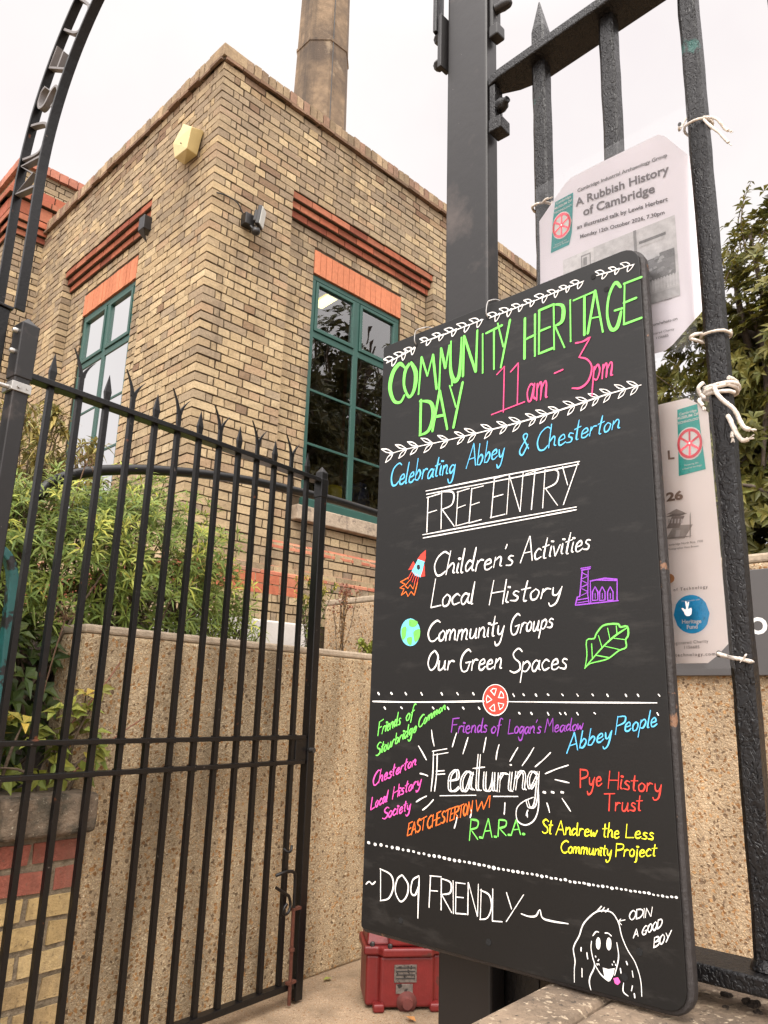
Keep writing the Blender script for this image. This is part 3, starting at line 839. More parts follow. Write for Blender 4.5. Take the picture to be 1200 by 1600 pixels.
# ================================================================== taller block beyond
eng = thing('brick_building', 'taller brick block with red corbelled cornice behind the left end', 'building', (2.3, 8.2, 0))
EX, EY = 2.3, 8.2
WE1 = Wall((EX, EY, 0), X3, -Y3)
WE2 = Wall((EX, EY, 0), Y3, -X3)
mb = MB()
for i in range(0, 100):
    z = 0.9 + i * CH
    if z > 7.02: break
    e = i % 2
    for W, L in ((WE1, 1.1), (WE2, 3.6)):
        first = (e == 0) == (W is WE1)
        if 6.20 < z < 6.78: continue
        W.course(mb, 0.0 if first else 0.112, L, z, 0.0, 0, bond='S' if first else 'H')
for W, L in ((WE1, 6.0), (WE2, 9.0)):
    W.box(mb, 0.008, L, -0.25, -0.0075, 0.0, 7.05, 1)
mb.build('wall', [M_BRICK, M_MORTAR], eng)
kk, ek = MB(), MB()
for W, L in ((WE1, 1.6), (WE2, 3.6)):
    for (zz, dd, hh) in ((6.20, 0.03, 0.07), (6.275, 0.065, 0.07), (6.35, 0.10, 0.075), (6.43, 0.10, 0.16), (6.60, 0.14, 0.07), (6.675, 0.10, 0.11)):
        s = -dd if W is WE1 else 0.0
        while s < L:
            W.box(kk, s, s + 0.218, -0.2, dd, zz + 0.004, zz + hh - 0.004, 0, red(uni(0.7, 1.05)), 0.002)
            s += 0.229
        W.box(kk, 0.0 if W is WE2 else -dd + 0.012, L, -0.2, dd - 0.009, zz - 0.002, zz + hh + 0.002, 1)
    s = -0.05
    while s < L:
        W.box(ek, s, s + 0.1, -0.2, 0.05, 7.06, 7.165, 0, (lambda q: (0.37 * q, 0.15 * q, 0.10 * q))(uni(0.85, 1.12)), 0.002)
        s += 0.108
kk.build('cornice', [M_REDBRICK, M_MORTAR], eng)
ek.build('coping', M_REDBRICK, eng)

# ================================================================== chimney
ch = thing('chimney', 'tall octagonal brown chimney rising behind the building', 'chimney', (35 * math.cos(rad(51.73)), 35 * math.sin(rad(51.73)), 0))
cc = ch.location.copy()
def octr(r, z, rot):
    return [cc + V(r * math.cos(rot + k * math.pi / 4), r * math.sin(rot + k * math.pi / 4), z) for k in range(8)]
rot = rad(51.73 + 180 + 14.0)
c_ = MB()
prof = [(2.0, 0), (1.62, 22), (1.475, 31.0), (1.405, 35.55), (1.455, 35.58), (1.455, 35.74), (1.40, 35.78), (1.345, 39.6), (1.26, 46), (1.2, 50), (1.45, 51), (1.45, 53)]
vs, fs = [], []
for (r, z) in prof: vs += octr(r * 1.03, z, rot)
for i in range(len(prof) - 1):
    for k in range(8): fs.append((i * 8 + k, i * 8 + (k + 1) % 8, (i + 1) * 8 + (k + 1) % 8, (i + 1) * 8 + k))
c_.add(vs, fs)
c_.build('shaft', M_CHIM, ch)
lc = MB()                                                     # lightning conductor down one face
pA = cc + V(math.cos(rad(231 + 22)), math.sin(rad(231 + 22)), 0) * 1.45
lc.tube([(pA.x, pA.y, 24), (pA.x * 1.0, pA.y, 31), (cc.x + (pA.x - cc.x) * 0.93, cc.y + (pA.y - cc.y) * 0.93, 39), (cc.x + (pA.x - cc.x) * 0.86, cc.y + (pA.y - cc.y) * 0.86, 47)], 0.03, 6)
lc.build('conductor', M_DARKMETAL, ch)

# ================================================================== concrete walls and step
aw = rad(6.0)
uw, nw = V(math.cos(aw), math.sin(aw), 0), V(math.sin(aw), -math.cos(aw), 0)
P_W = V(1.335, 2.987, 0)
cw = thing('concrete_wall', 'low exposed aggregate concrete wall holding the shrub bed behind the gate', 'wall', P_W)
w_ = MB()
Lw = 2.47
w_.box(P_W + uw * (Lw / 2) - nw * 0.1 + Z3 * 0.769, (Lw, 0.2, 1.54), (uw, nw, Z3))
w_.build('wall_face', M_PEB, cw, bevel=0.012)
w_ = MB()
w_.box(P_W + uw * (Lw / 2) - nw * 0.1 + Z3 * 1.5575, (Lw, 0.196, 0.035), (uw, nw, Z3))
w_.build('wall_top', M_PEBPLAIN, cw, bevel=0.010)
rw = thing('concrete_wall', 'higher exposed aggregate wall on the right carrying the grey sign', 'wall', (3.9, 1.0, 0))
w_ = MB(); w_.span((3.8, -4.0, 0.0), (4.0, 4.40, 2.005)); w_.build('wall_face', M_PEBR, rw, bevel=0.01)
w_ = MB(); w_.span((3.797, -4.0, 2.006), (4.003, 4.40, 2.05)); w_.build('wall_top', M_PEBPLAIN, rw, bevel=0.012)
stp = MB(); stp.span((2.45, 3.92, 1.47), (3.30, 4.52, 1.79))
tag(stp.build('step', M_STEP, bevel=0.012), 'pale concrete step at the foot of the brick wall', 'step')

# brick pier beside the gate
pr = thing('brick_pier', 'low brick wall end with stone coping behind the gate at left', 'wall', (1.1, 2.95, 0))
WP = Wall((1.362, 2.875, 0), V(-math.cos(aw), -math.sin(aw), 0), nw)
mb = MB()
for i in range(11):
    z = -0.165 + i * 0.0885
    cf = (lambda zz: (lambda q: (0.29 * q, 0.10 * q, 0.07 * q))(uni(0.7, 1.05))) if i >= 9 else (lambda zz: random.choice([(0.50, 0.36, 0.165), (0.54, 0.40, 0.20), (0.30, 0.235, 0.15), (0.46, 0.335, 0.17), (0.42, 0.30, 0.15)]))
    WP.course(mb, 0.0, 0.95, z + uni(-.003, .003), 0.0, i % 2, jit=0.0045, depth=0.11, hgt=0.0675, colf=cf, start=0.17 if i % 2 == 0 else 0.085, j=0.02)
WP.box(mb, 0.008, 0.95, -0.2, -0.006, 0, 0.81, 1)
mb.build('wall', [M_BRICK, mat('pale_mortar', (0.19, 0.15, 0.10), 0.95, var=0.5, scale=40, bump=1.0, bscale=90, bdist=0.008)], pr)
k = MB()
WP.box(k, -0.03, 0.335, -0.24, 0.055, 0.815, 0.955); WP.box(k, 0.34, 0.95, -0.24, 0.055, 0.81, 0.948)
k.build('coping', M_COPED, pr, bevel=0.022, seg=3)

# grey sign on the right hand wall
sg = thing('sign_board', 'dark grey board sign with white letters on the right concrete wall', 'sign', (3.78, 0.8, 1.47))
k = MB(); k.span((3.765, -1.2, 1.475), (3.796, 2.02, 1.968)); k.build('panel', M_SIGN, sg, bevel=0.004)
# ================================================================== text helper
_fonts = {}
def text_geo(s, bold=0.0, spacing=1.0):
    """glyph outlines of the built-in font as flat faces, em size 1, plus the advance box"""
    key = (s, bold, spacing)
    if key in _fonts: return _fonts[key]
    cu = bpy.data.curves.new('t', 'FONT')
    cu.body = s; cu.size = 1.0; cu.offset = bold; cu.resolution_u = 3; cu.space_character = spacing
    ob = bpy.data.objects.new('t', cu); COL.objects.link(ob)
    dg = bpy.context.evaluated_depsgraph_get()
    me = bpy.data.meshes.new_from_object(ob.evaluated_get(dg))
    vs = [(v.co.x, v.co.y) for v in me.vertices]
    fs = [tuple(p.vertices) for p in me.polygons]
    bpy.data.objects.remove(ob); bpy.data.curves.remove(cu); bpy.data.meshes.remove(me)
    _fonts[key] = (vs, fs)
    return vs, fs
def put_text(mb, s, fn, a0, z0, width=None, height=None, bold=0.0, spacing=1.0, slope=0.0, mat_i=0, lift=0.0008, col=None, aspect=1.0):
    """lay text on a surface: fn(a, z, lift) -> world; a runs right, z up; width fits the line"""
    vs, fs = text_geo(s, bold, spacing)
    xs = [v[0] for v in vs]; mn, mx = min(xs), max(xs)
    if width is not None: k = width / (mx - mn)
    else: k = height / 0.72
    ky = k * aspect
    if height is not None and width is not None: ky = height / 0.72
    pts = [fn(a0 + (x - mn) * k, z0 + y * ky + slope * (x - mn) * k, lift) for x, y in vs]
    mb.add(pts, fs, mat_i, col)

def sgn(a, z, l): return V(3.765 - l, -a, z)
k = MB()
put_text(k, 'o', sgn, -1.318, 1.665, height=0.118, bold=0.012)
put_text(k, 'l', sgn, -1.221, 1.665, height=0.118, bold=0.012)
k.build('lettering', M_WHITE, sg, fix=False)

# ================================================================== gate posts and the lettered arch
AL = V(0.84, 2.80, 0); AR = V(1.2, 1.03, 0)
da = (AR - AL).normalized(); na = V(-da.y, da.x, 0)        # along the opening / towards the yard
SP = (AR - AL).length
rp = thing('gate_post', 'tall dark grey painted steel post behind the chalkboard', 'post', (1.225, 0.965, 0))
k = MB()
k.box((1.228, 0.968, 1.65), (0.046, 0.118, 3.3), (V(math.cos(rad(3)), math.sin(rad(3)), 0), V(-math.sin(rad(3)), math.cos(rad(3)), 0), Z3))
k.build('post', M_POST, rp, bevel=0.006, seg=3)
k = MB()
k.box((1.300, 0.885, 0.455), (0.09, 0.09, 0.91))
k.build('back_channel', M_BLACK, rp, bevel=0.004)
k = MB()
k.box((1.2, 1.036, 2.92), (0.035, 0.012, 0.16)); 
for z in (2.865, 2.945): k.lathe((1.2, 1.042, z), Y3, [(0.016, 0), (0.016, 0.012), (0.010, 0.02)], 6, smooth=False)
k.build('strap', M_POST, rp, bevel=0.002)
k = MB()
k.box((1.232, 0.900, 2.99), (0.034, 0.012, 0.22)); k.box((1.228, 0.892, 2.872), (0.032, 0.026, 0.034))
for z in (2.945, 3.03): k.lathe((1.228, 0.895, z), (0.25, -1, 0.12), [(0.013, 0), (0.013, 0.012), (0.014, 0.02), (0.012, 0.036), (0.005, 0.042)], 10)
k.build('lug', M_POST, rp, bevel=0.004)

lp = thing('gate_post', 'black post at the left edge carrying the foot of the arch', 'post', (0.80, 2.82, 0))
k = MB(); k.box((0.765, 2.79, 1.325), (0.075, 0.075, 2.65), (da, na, Z3)); k.build('post', M_BLACK, lp, bevel=0.004)
k = MB(); k.box((0.765, 2.79, 2.655), (0.09, 0.09, 0.012), (da, na, Z3)); k.build('cap_plate', M_BLACK, lp, bevel=0.003)

arch = thing('lettered_arch', 'black iron arch of two curved rails holding the letters of MUSEUM', 'arch', (AL.x, AL.y, 2.65))
ACX, ACZ = 0.94, 3.2
def apt(a, b, t):
    k = 1.0 if t < math.pi / 2 else (0.845 + (0.06 if a > 1.0 else 0.0) * 0) / a      # the far leg comes down on the post
    return AL + da * (ACX - a * k * math.cos(t)) + Z3 * (ACZ + b * math.sin(t))
def strip(mb, path, nrm, w, th, mat_i=0):
    """flat bar along a path lying in the plane with unit normal nrm: w wide across the plane, th thick within it"""
    n = len(path); vs = []
    for i, p in enumerate(path):
        t = (path[min(i + 1, n - 1)] - path[max(i - 1, 0)]).normalized()
        r = t.cross(nrm).normalized()
        for (x, y) in ((-w / 2, -th / 2), (w / 2, -th / 2), (w / 2, th / 2), (-w / 2, th / 2)):
            vs.append(p + nrm * x + r * y)
    fs = []
    for i in range(n - 1):
        for j in range(4): fs.append((i * 4 + j, i * 4 + (j + 1) % 4, i * 4 + 4 + (j + 1) % 4, i * 4 + 4 + j))
    fs += [(3, 2, 1, 0), (n * 4 - 4, n * 4 - 3, n * 4 - 2, n * 4 - 1)]
    mb.add(vs, fs, mat_i)
NA = 60
inner = [apt(0.92, 1.2, math.pi * i / NA) for i in range(NA + 1)]
outer = [apt(1.07, 1.38, math.pi * i / NA) for i in range(NA - 4)]
inner = [inner[0] + Z3 * (2.67 - 3.2), inner[0] + Z3 * -0.25] + inner + [inner[-1] + Z3 * -0.25]
outer = [outer[0] + Z3 * (2.62 - 3.2), outer[0] + Z3 * -0.25] + outer
k = MB(); strip(k, inner, na, 0.040, 0.010); k.build('rail', M_BLACK, arch, bevel=0.0015)
k = MB(); strip(k, outer, na, 0.036, 0.010); k.build('rail', M_BLACK, arch, bevel=0.0015)
# letters as bent flat bar between the rails; x along the arch (reading direction), y outward
M_LETTER = mat('sky_lit_letters', lin(104, 100, 99), 0.45, var=0.15, scale=40)  # paler than the rails: the skylight the letters catch is put into their colour
GL = {'M': [[(0, 0), (0.08, 1), (0.5, 0.25), (0.92, 1), (1, 0)]],
      'U': [[(0, 1), (0, 0.35), (0.12, 0.08), (0.5, 0), (0.88, 0.08), (1, 0.35), (1, 1)]],
      'S': [[(0.95, 0.85), (0.7, 1), (0.3, 0.98), (0.06, 0.8), (0.2, 0.58), (0.75, 0.42), (0.97, 0.22), (0.72, 0.02), (0.3, 0), (0.03, 0.15)]],
      'E': [[(0.9, 1), (0.05, 1), (0.05, 0), (0.9, 0)], [(0.05, 0.5), (0.75, 0.5)]]}
def arc_t_for_y(py, a=0.995, b=1.29):
    best, bt = 1e9, 0
    for i in range(400):
        t = 1.4 * i / 400
        p = apt(a, b, t); d = p - EYE
        y = 800 - FPX * d.dot(UP) / d.dot(FW)
        if abs(y - py) < best: best, bt = abs(y - py), t
    return bt
for (chx, yb, yt) in (('M', 310, 252), ('U', 246, 196), ('S', 173, 136), ('E', 112, 74), ('U', 52, 6), ('M', -14, -60)):
    t0, t1 = arc_t_for_y(yb), arc_t_for_y(yt)
    if yt < 0: t0 = tl + 0.047; t1 = t0 + 0.14
    tl = t1
    k = MB()
    for st in GL[chx]:
        st2 = smooth_path(st, 5) if chx in 'SU' else st
        path = []
        for (x, y) in st2:
            t = t0 + (t1 - t0) * x
            rr = 0.012 + 0.976 * y
            path.append(apt(0.927 + 0.136 * rr, 1.207 + 0.166 * rr, t))
        strip(k, path, na, 0.026, 0.011)
    k.build('letter', M_LETTER, arch, bevel=0.001)

# ================================================================== gate leaf (stands open, swung into the yard)
ag = rad(7.0)
ug, ng = V(math.cos(ag), math.sin(ag), 0), V(-math.sin(ag), math.cos(ag), 0)
G0 = V(0.9, 2.747, 0)
GP = lambda s, z, d=0.0: G0 + ug * s + ng * d + Z3 * z
gax = (ug, ng, Z3)
gate = thing('gate', 'open black iron gate with spiked bars in front of the concrete wall', 'gate', G0)
k = MB()
k.box(GP(-0.032, 1.32), (0.058, 0.058, 2.56), gax)
k.add([GP(-0.061, 2.6, -0.029), GP(-0.003, 2.6, -0.029), GP(-0.003, 2.6, 0.029), GP(-0.061, 2.6, 0.029), GP(-0.032, 2.635)], [(0, 1, 4), (1, 2, 4), (2, 3, 4), (3, 0, 4)])
k.box(GP(-0.032, 2.495), (0.066, 0.066, 0.212), gax)
k.build('hinge_stile', M_POST, gate, bevel=0.004)
k = MB()
for z in (2.352,):
    k.box(GP(-0.034, z), (0.072, 0.072, 0.034), gax)
    k.tube([GP(-0.07, z - 0.004, -0.01), GP(-0.12, z - 0.004, -0.005)], 0.009, 8)
    k.lathe(GP(-0.045, z, -0.036), -ng, [(0.007, 0), (0.007, 0.006)], 8); k.lathe(GP(-0.015, z, -0.036), -ng, [(0.004, 0), (0.004, 0.003)], 8, )
k.build('hinge_band', M_ZINC, gate, bevel=0.006)
for z in (2.49, 2.57):
    k = MB(); k.lathe(GP(-0.062, z, 0.0), -ug, [(0.010, 0), (0.010, 0.014), (0.006, 0.02)], 8)
    k.build('hinge_bolt', M_ZINC, gate)
for (z, th, wd) in ((2.412, 0.022, 0.056), (1.134, 0.018, 0.036), (1.022, 0.018, 0.036), (0.078, 0.026, 0.042)):
    k = MB(); k.box(GP(0.772, z), (1.56, wd, th), gax); k.build('rail', M_BLACK, gate, bevel=0.002)
for i in range(13):
    s = 0.087 + 0.1155 * i
    k = MB()
    lx, ld = uni(-0.0022, 0.0022), uni(-0.0015, 0.0015)
    k.prism([GP(s + lx + a, 0.07, ld + b) for a, b in ((-.0105, -.0105), (.0105, -.0105), (.0105, .0105), (-.0105, .0105))], GP(s, 2.425) - GP(s + lx, 0.07, ld))
    for zz in (1.022, 1.134): k.box(GP(s, zz + uni(-.0005, .0005)), (0.021 + uni(.005, .009), 0.030, 0.0245), gax, jit=0.002)
    zt = 2.422
    if i % 2 == 0:          # plain arrow point
        a = 0.0125
        ring = lambda z, r: [GP(s - r, z, -r * 0.55), GP(s + r, z, -r * 0.55), GP(s + r, z, r * 0.55), GP(s - r, z, r * 0.55)]
        vs = ring(zt, 0.0095) + ring(zt + 0.045, 0.014) + ring(zt + 0.118, 0.0008)
        k.add(vs, [(0, 1, 5, 4), (1, 2, 6, 5), (2, 3, 7, 6), (3, 0, 4, 7), (4, 5, 9, 8), (5, 6, 10, 9), (6, 7, 11, 10), (7, 4, 8, 11), (8, 9, 10, 11)])
    else:                   # split and curled point
        k.box(GP(s, zt + 0.035), (0.019, 0.012, 0.07), gax)
        for sgn_, h, out in ((-1, 0.105, 0.040), (1, 0.078, 0.046)):
            prev = None; vs = []; fs = []
            for j in range(6):
                t = j / 5
                x = s + sgn_ * (0.004 + out * t ** 1.6); z = zt + 0.066 + h * t
                r = 0.0085 * (1 - t) + 0.0006
                vs += [GP(x - r, z, -0.004), GP(x + r, z, -0.004), GP(x + r, z, 0.004), GP(x - r, z, 0.004)]
            for j in range(5):
                for q in range(4): fs.append((j * 4 + q, j * 4 + (q + 1) % 4, j * 4 + 4 + (q + 1) % 4, j * 4 + 4 + q))
            k.add(vs, fs)
    k.build('bar', M_BLACK, gate, bevel=0.0015)
k = MB()
k.box(GP(1.585, 1.235), (0.046, 0.046, 2.45), gax)
k.add([GP(1.562, 2.46, -0.023), GP(1.608, 2.46, -0.023), GP(1.608, 2.46, 0.023), GP(1.562, 2.46, 0.023), GP(1.585, 2.497)], [(0, 1, 4), (1, 2, 4), (2, 3, 4), (3, 0, 4)])
k.box(GP(1.585, 2.375), (0.052, 0.052, 0.10), gax)
k.build('end_stile', M_BLACK, gate, bevel=0.003)
k = MB(); k.box(GP(1.535, 1.078), (0.10, 0.03, 0.098), gax); k.lathe(GP(1.565, 1.075, -0.018), -ng, [(0.008, 0), (0.008, 0.004)], 10); k.build('lock_box', M_BLACK, gate, bevel=0.003)
k = MB(); k.tube([GP(1.575, 1.075, -0.025), GP(1.575, 1.075, -0.05)], 0.012, 10); k.build('keyhole', M_DARKMETAL, gate)
k = MB()                                    # drop bolt
k.tube(smooth_path([tuple(GP(1.398, 0.548, -0.02)), tuple(GP(1.43, 0.556, -0.03)), tuple(GP(1.48, 0.556, -0.03)), tuple(GP(1.508, 0.54, -0.03)), tuple(GP(1.513, 0.48, -0.03)), tuple(GP(1.513, 0.42, -0.03)), tuple(GP(1.512, 0.39, -0.03))], 3), 0.0075, 8)
k.tube([GP(1.398, 0.50, -0.025), GP(1.44, 0.475, -0.03), GP(1.475, 0.455, -0.032)], 0.007, 8)
k.tube(smooth_path([tuple(GP(1.475, 0.455, -0.032)), tuple(GP(1.488, 0.42, -0.032)), tuple(GP(1.475, 0.39, -0.035)), tuple(GP(1.45, 0.385, -0.035)), tuple(GP(1.445, 0.41, -0.035)), tuple(GP(1.462, 0.425, -0.035))], 3), 0.0065, 8)
k.tube(smooth_path([tuple(GP(1.435, 0.655, -0.02)), tuple(GP(1.45, 0.640, -0.035)), tuple(GP(1.47, 0.645, -0.035)), tuple(GP(1.478, 0.665, -0.03))], 3), 0.006, 8)
k.build('bolt_handle', M_BLACK, gate)
k = MB(); k.tube([GP(1.512, 0.40, -0.03), GP(1.513, 0.2, -0.03), GP(1.515, 0.012, -0.03)], 0.0085, 8); k.lathe(GP(1.513, 0.225, -0.03), Z3, [(0.014, 0), (0.014, 0.012)], 10); k.box(GP(1.53, 0.395, -0.028), (0.05, 0.02, 0.012), gax); k.box(GP(1.52, 0.10, -0.028), (0.05, 0.02, 0.012), gax)
k.build('drop_bolt', M_RUST, gate)

# ================================================================== low wall and old railing
lw = thing('low_wall', 'low wall with worn stone coping slabs under the black railing', 'wall', (1.18, 0.0, 0))
k = MB(); k.span((0.93, -2.5, 0.0), (1.42, 0.745, 0.80)); k.build('wall', M_PEBR, lw, bevel=0.01)
k = MB()
for (ya, yb_) in ((0.652, 0.752), (-0.12, 0.648), (-0.95, -0.124), (-1.8, -0.954), (-2.5, -1.804)):
    k.box((1.165, (ya + yb_) / 2, 0.842), (0.54, yb_ - ya, 0.084), (V(1, 0.07, 0).normalized(), V(-0.07, 1, 0).normalized(), Z3))
k.build('coping', M_COPE, lw, bevel=0.012, seg=3)

af = rad(93.0)
uf_ = V(-math.cos(af), -math.sin(af), 0)       # along the fence, towards the right of the photo
nf_ = V(-math.sin(af), math.cos(af), 0)        # towards the street / camera
F0 = V(1.250, 0.87, 0)
FP = lambda s, z, d=0.0: F0 + uf_ * s + nf_ * d + Z3 * z
fax = (uf_, nf_, Z3)
rl = thing('railing', 'old black iron railing with thick lumpy paint on the low wall', 'railing', F0)
def hexrail(z0, z1, w, th, name, s0=0.0, s1=2.6, lug=True):
    k = MB()
    P = []
    dz = (z1 - z0)
    fr = [(s0, w * 0.44), (s0 + 0.03, w * 0.5), (s1, w * 0.5)]
    bk = [(s1, -w * 0.5), (s0 + 0.11, -w * 0.5), (s0 + 0.05, -w * 0.30), (s0, w * 0.0)]
    top = [FP(s, z0 + dz * (s - s0) / (s1 - s0) + th / 2, d) for s, d in fr + bk]
    k.prism(top, V(0, 0, -th))
    return k.build(name, M_IRON, rl, bevel=0.004, seg=3)
hexrail(2.728, 2.98, 0.088, 0.026, 'rail', s0=-0.038)
hexrail(0.930, 0.930, 0.088, 0.026, 'rail', s0=0.1)
BS = [(at(px, 200, F0 + nf_ * 0.017, nf_) - F0).dot(uf_) for px in (841.5, 952.5, 1087)]
BS += [BS[2] + 0.158 * (i + 1) for i in range(9)]
print('BARS', BS)
for i, s in enumerate(BS):
    k = MB()
    r, c = 0.0172, 0.007
    zt = 2.728 + 0.252 * (s + 0.038) / 2.638
    cs = [(-r + c, r), (r - c * 0.6, r), (r, r - c * 0.6), (r, -r + c * 0.6), (r - c * 0.6, -r), (-r + c, -r), (-r, -r + c), (-r, r - c)]
    zs = [0.933]
    while zs[-1] < zt + 0.05: zs.append(zs[-1] + 0.045)
    vs, fs = [], []
    for z in zs:
        jx, jd, kx = uni(-0.0007, 0.0007), uni(-0.0007, 0.0007), uni(0.975, 1.025)
        vs += [FP(s + x * kx + jx, z, d * kx + jd) for x, d in cs]
    zsp = zs[-1]
    vs += [FP(s + x * 0.08, zsp + 0.085, d * 0.08) for x, d in cs]
    for q in range(len(zs)):
        for j in range(8): fs.append((q * 8 + j, q * 8 + (j + 1) % 8, q * 8 + 8 + (j + 1) % 8, q * 8 + 8 + j))
    fs.append(tuple(range(len(zs) * 8, len(zs) * 8 + 8)))
    k.add(vs, fs, 0, None, False)
    k.build('bar', M_IRON, rl)
k = MB()                                         # strap and bolt fixing the top rail to the gate post
k.box(FP(-0.026, 2.66, 0.022), (0.016, 0.034, 0.105), fax); k.box(FP(-0.018, 2.60, 0.022), (0.034, 0.04, 0.034), fax)
k.lathe(FP(-0.02, 2.655, 0.022), (uf_ * 0.9 + nf_ * 0.3).normalized(), [(0.014, 0), (0.017, 0.008), (0.015, 0.02), (0.009, 0.026), (0.008, 0.034)], 9)
k.build('lug', M_IRON, rl, bevel=0.005)
for s in BS[:6]:
    k = MB()
    k.lathe(FP(s, 0.945, 0.0), Z3, [(0.027, 0), (0.024, 0.008), (0.0185, 0.014)], 10)
    k.build('weld_collar', M_IRON, rl)

# ================================================================== curved handrail tube behind the wall
hr = MB()
yh = 3.40
ph = [at(x, y, (2.7, yh, 0), (-0.105, 1, 0)) for x, y in ((58, 778), (72, 761), (90, 750), (110, 743), (150, 736), (190, 734), (230, 734), (300, 739), (350, 745), (400, 753), (470, 769), (520, 781), (560, 793))]
ph.append(at(592, 803, (2.7, yh, 0), (-0.105, 1, 0)))
ph += [V(3.75, 3.51, 2.51)]
hr.tube(smooth_path([tuple(p) for p in ph], 5), 0.025, 12)
hr.tube([V(3.62, 3.50, 2.50), V(3.62, 3.50, 1.46)], 0.02, 10)
tag(hr.build('handrail', M_PIPE), 'black tubular handrail curving behind the gate bars', 'handrail')

# teal hoop at the left edge
th_ = MB()
pt = [at(x, y, (0, 2.93, 0), Y3) for x, y in ((-60, 858), (-25, 853), (0, 860), (14, 876), (19, 900), (17, 930), (12, 975), (6, 1030), (-2, 1110), (-10, 1200))]
pt2 = smooth_path([tuple(p) for p in pt], 4)
strip(th_, [Vector(p) for p in pt2], Y3, 0.05, 0.032)
tag(th_.build('hoop_rail', M_CHIPTEAL, bevel=0.006), 'teal iron hoop with chipped paint at the left edge', 'rail')

# ================================================================== red junction box on the ground
jb = thing('junction_box', 'red cast metal electrical box standing on the ground below the chalkboard', 'electrical box', (2.86, 2.62, 0))
ju = V(math.cos(rad(-38)), math.sin(rad(-38)), 0); jn = V(-math.sin(rad(-38)), math.cos(rad(-38)), 0)
# front faces the camera; origin at its front left foot
J0 = at(570, 1577, (0, 0, 0), Z3)
JP = lambda s, d, z: J0 + ju * s + jn * d + Z3 * z
jx = (ju, jn, Z3)
k = MB()
WJ, DJ, HJ = 0.36, 0.22, 0.215
pl = [(0.0, 0.02), (0.0, 0.0), (0.055, -0.0), (0.062, -0.03), (WJ - 0.062, -0.03), (WJ - 0.055, 0.0), (WJ, 0.0), (WJ, DJ), (0.0, DJ)]
k.prism([JP(s, d, 0.012) for s, d in pl], V(0, 0, HJ - 0.012))
k.build('body', M_REDBOX, jb, bevel=0.012, seg=3)
k = MB()
pl2 = [(-0.012, 0.03), (-0.012, -0.012), (0.05, -0.016), (0.07, -0.05), (WJ - 0.07, -0.05), (WJ - 0.05, -0.016), (WJ + 0.012, -0.012), (WJ + 0.012, DJ + 0.01), (-0.012, DJ + 0.01)]
k.prism([JP(s, d, HJ + 0.001) for s, d in pl2], V(0, 0, 0.035))
k.build('flange', M_REDBOX, jb, bevel=0.009, seg=3)
k = MB()
z0 = HJ + 0.036
k.add([JP(0.0, 0.0, z0), JP(WJ, 0.0, z0), JP(WJ, DJ, z0), JP(0.0, DJ, z0), JP(0.01, 0.03, z0 + 0.06), JP(WJ - 0.01, 0.03, z0 + 0.06), JP(WJ - 0.02, DJ - 0.03, z0 + 0.09), JP(0.02, DJ - 0.03, z0 + 0.09)],
      [(3, 2, 1, 0), (4, 5, 6, 7), (0, 1, 5, 4), (1, 2, 6, 5), (2, 3, 7, 6), (3, 0, 4, 7)])
k.box(JP(WJ / 2, -0.005, z0 + 0.03), (0.17, 0.05, 0.055), jx)
k.build('lid', M_REDBOX, jb, bevel=0.012, seg=3)
k = MB()
for s, d, z in ((0.025, -0.002, z0 + 0.001), (0.10, -0.036, z0 + 0.001), (WJ - 0.10, -0.036, z0 + 0.001), (WJ - 0.025, -0.002, z0 + 0.001), (0.02, 0.06, z0 + 0.06)):
    k = MB(); k.lathe(JP(s, d, z), Z3, [(0.011, 0), (0.011, 0.012), (0.006, 0.016)], 6, smooth=False)
    k.build('bolt', M_DARKMETAL, jb)
for s, d in ((0.055, -0.03), (WJ - 0.055, -0.03)):
    k = MB(); k.box(JP(s, d, 0.018), (0.05, 0.05, 0.034), jx)
    k.build('foot', M_REDBOX, jb, bevel=0.01, seg=3)
k = MB(); k.box(JP(0.172, -0.032, 0.148), (0.10, 0.004, 0.07), jx); k.box(JP(0.168, -0.032, 0.088), (0.075, 0.004, 0.038), jx)
k.build('name_plate', mat('worn_plate', lin(104, 96, 90), 0.5, metal=0.4, var=0.5, scale=60, spots=[(lin(40, 36, 34), 45, 0.55, 0.05)]), jb, bevel=0.001)
k = MB()
for i in range(4): k.box(JP(0.172, -0.0345, 0.171 - 0.014 * i), (0.085, 0.002, 0.0045), jx)
k.build('plate_lines', M_DARKMETAL, jb)
k = MB(); k.lathe(JP(0.18, -0.028, 0.035), -jn, [(0.045, 0), (0.045, 0.006), (0.028, 0.008), (0.022, 0.03)], 14); k.build('plug', mat('rusty_red', lin(88, 40, 34), 0.8, var=0.4, scale=30), jb)
# ================================================================== chalkboard
B_TL = V(1.1455, 1.1620, 2.1060)
B_U = V(0.04369387, -0.99890109, 0.01695432)
B_W = V(0.02795211, 0.01818621, 0.99944382)
B_N = B_U.cross(B_W).normalized()
BW, BH = 0.6185, 1.22
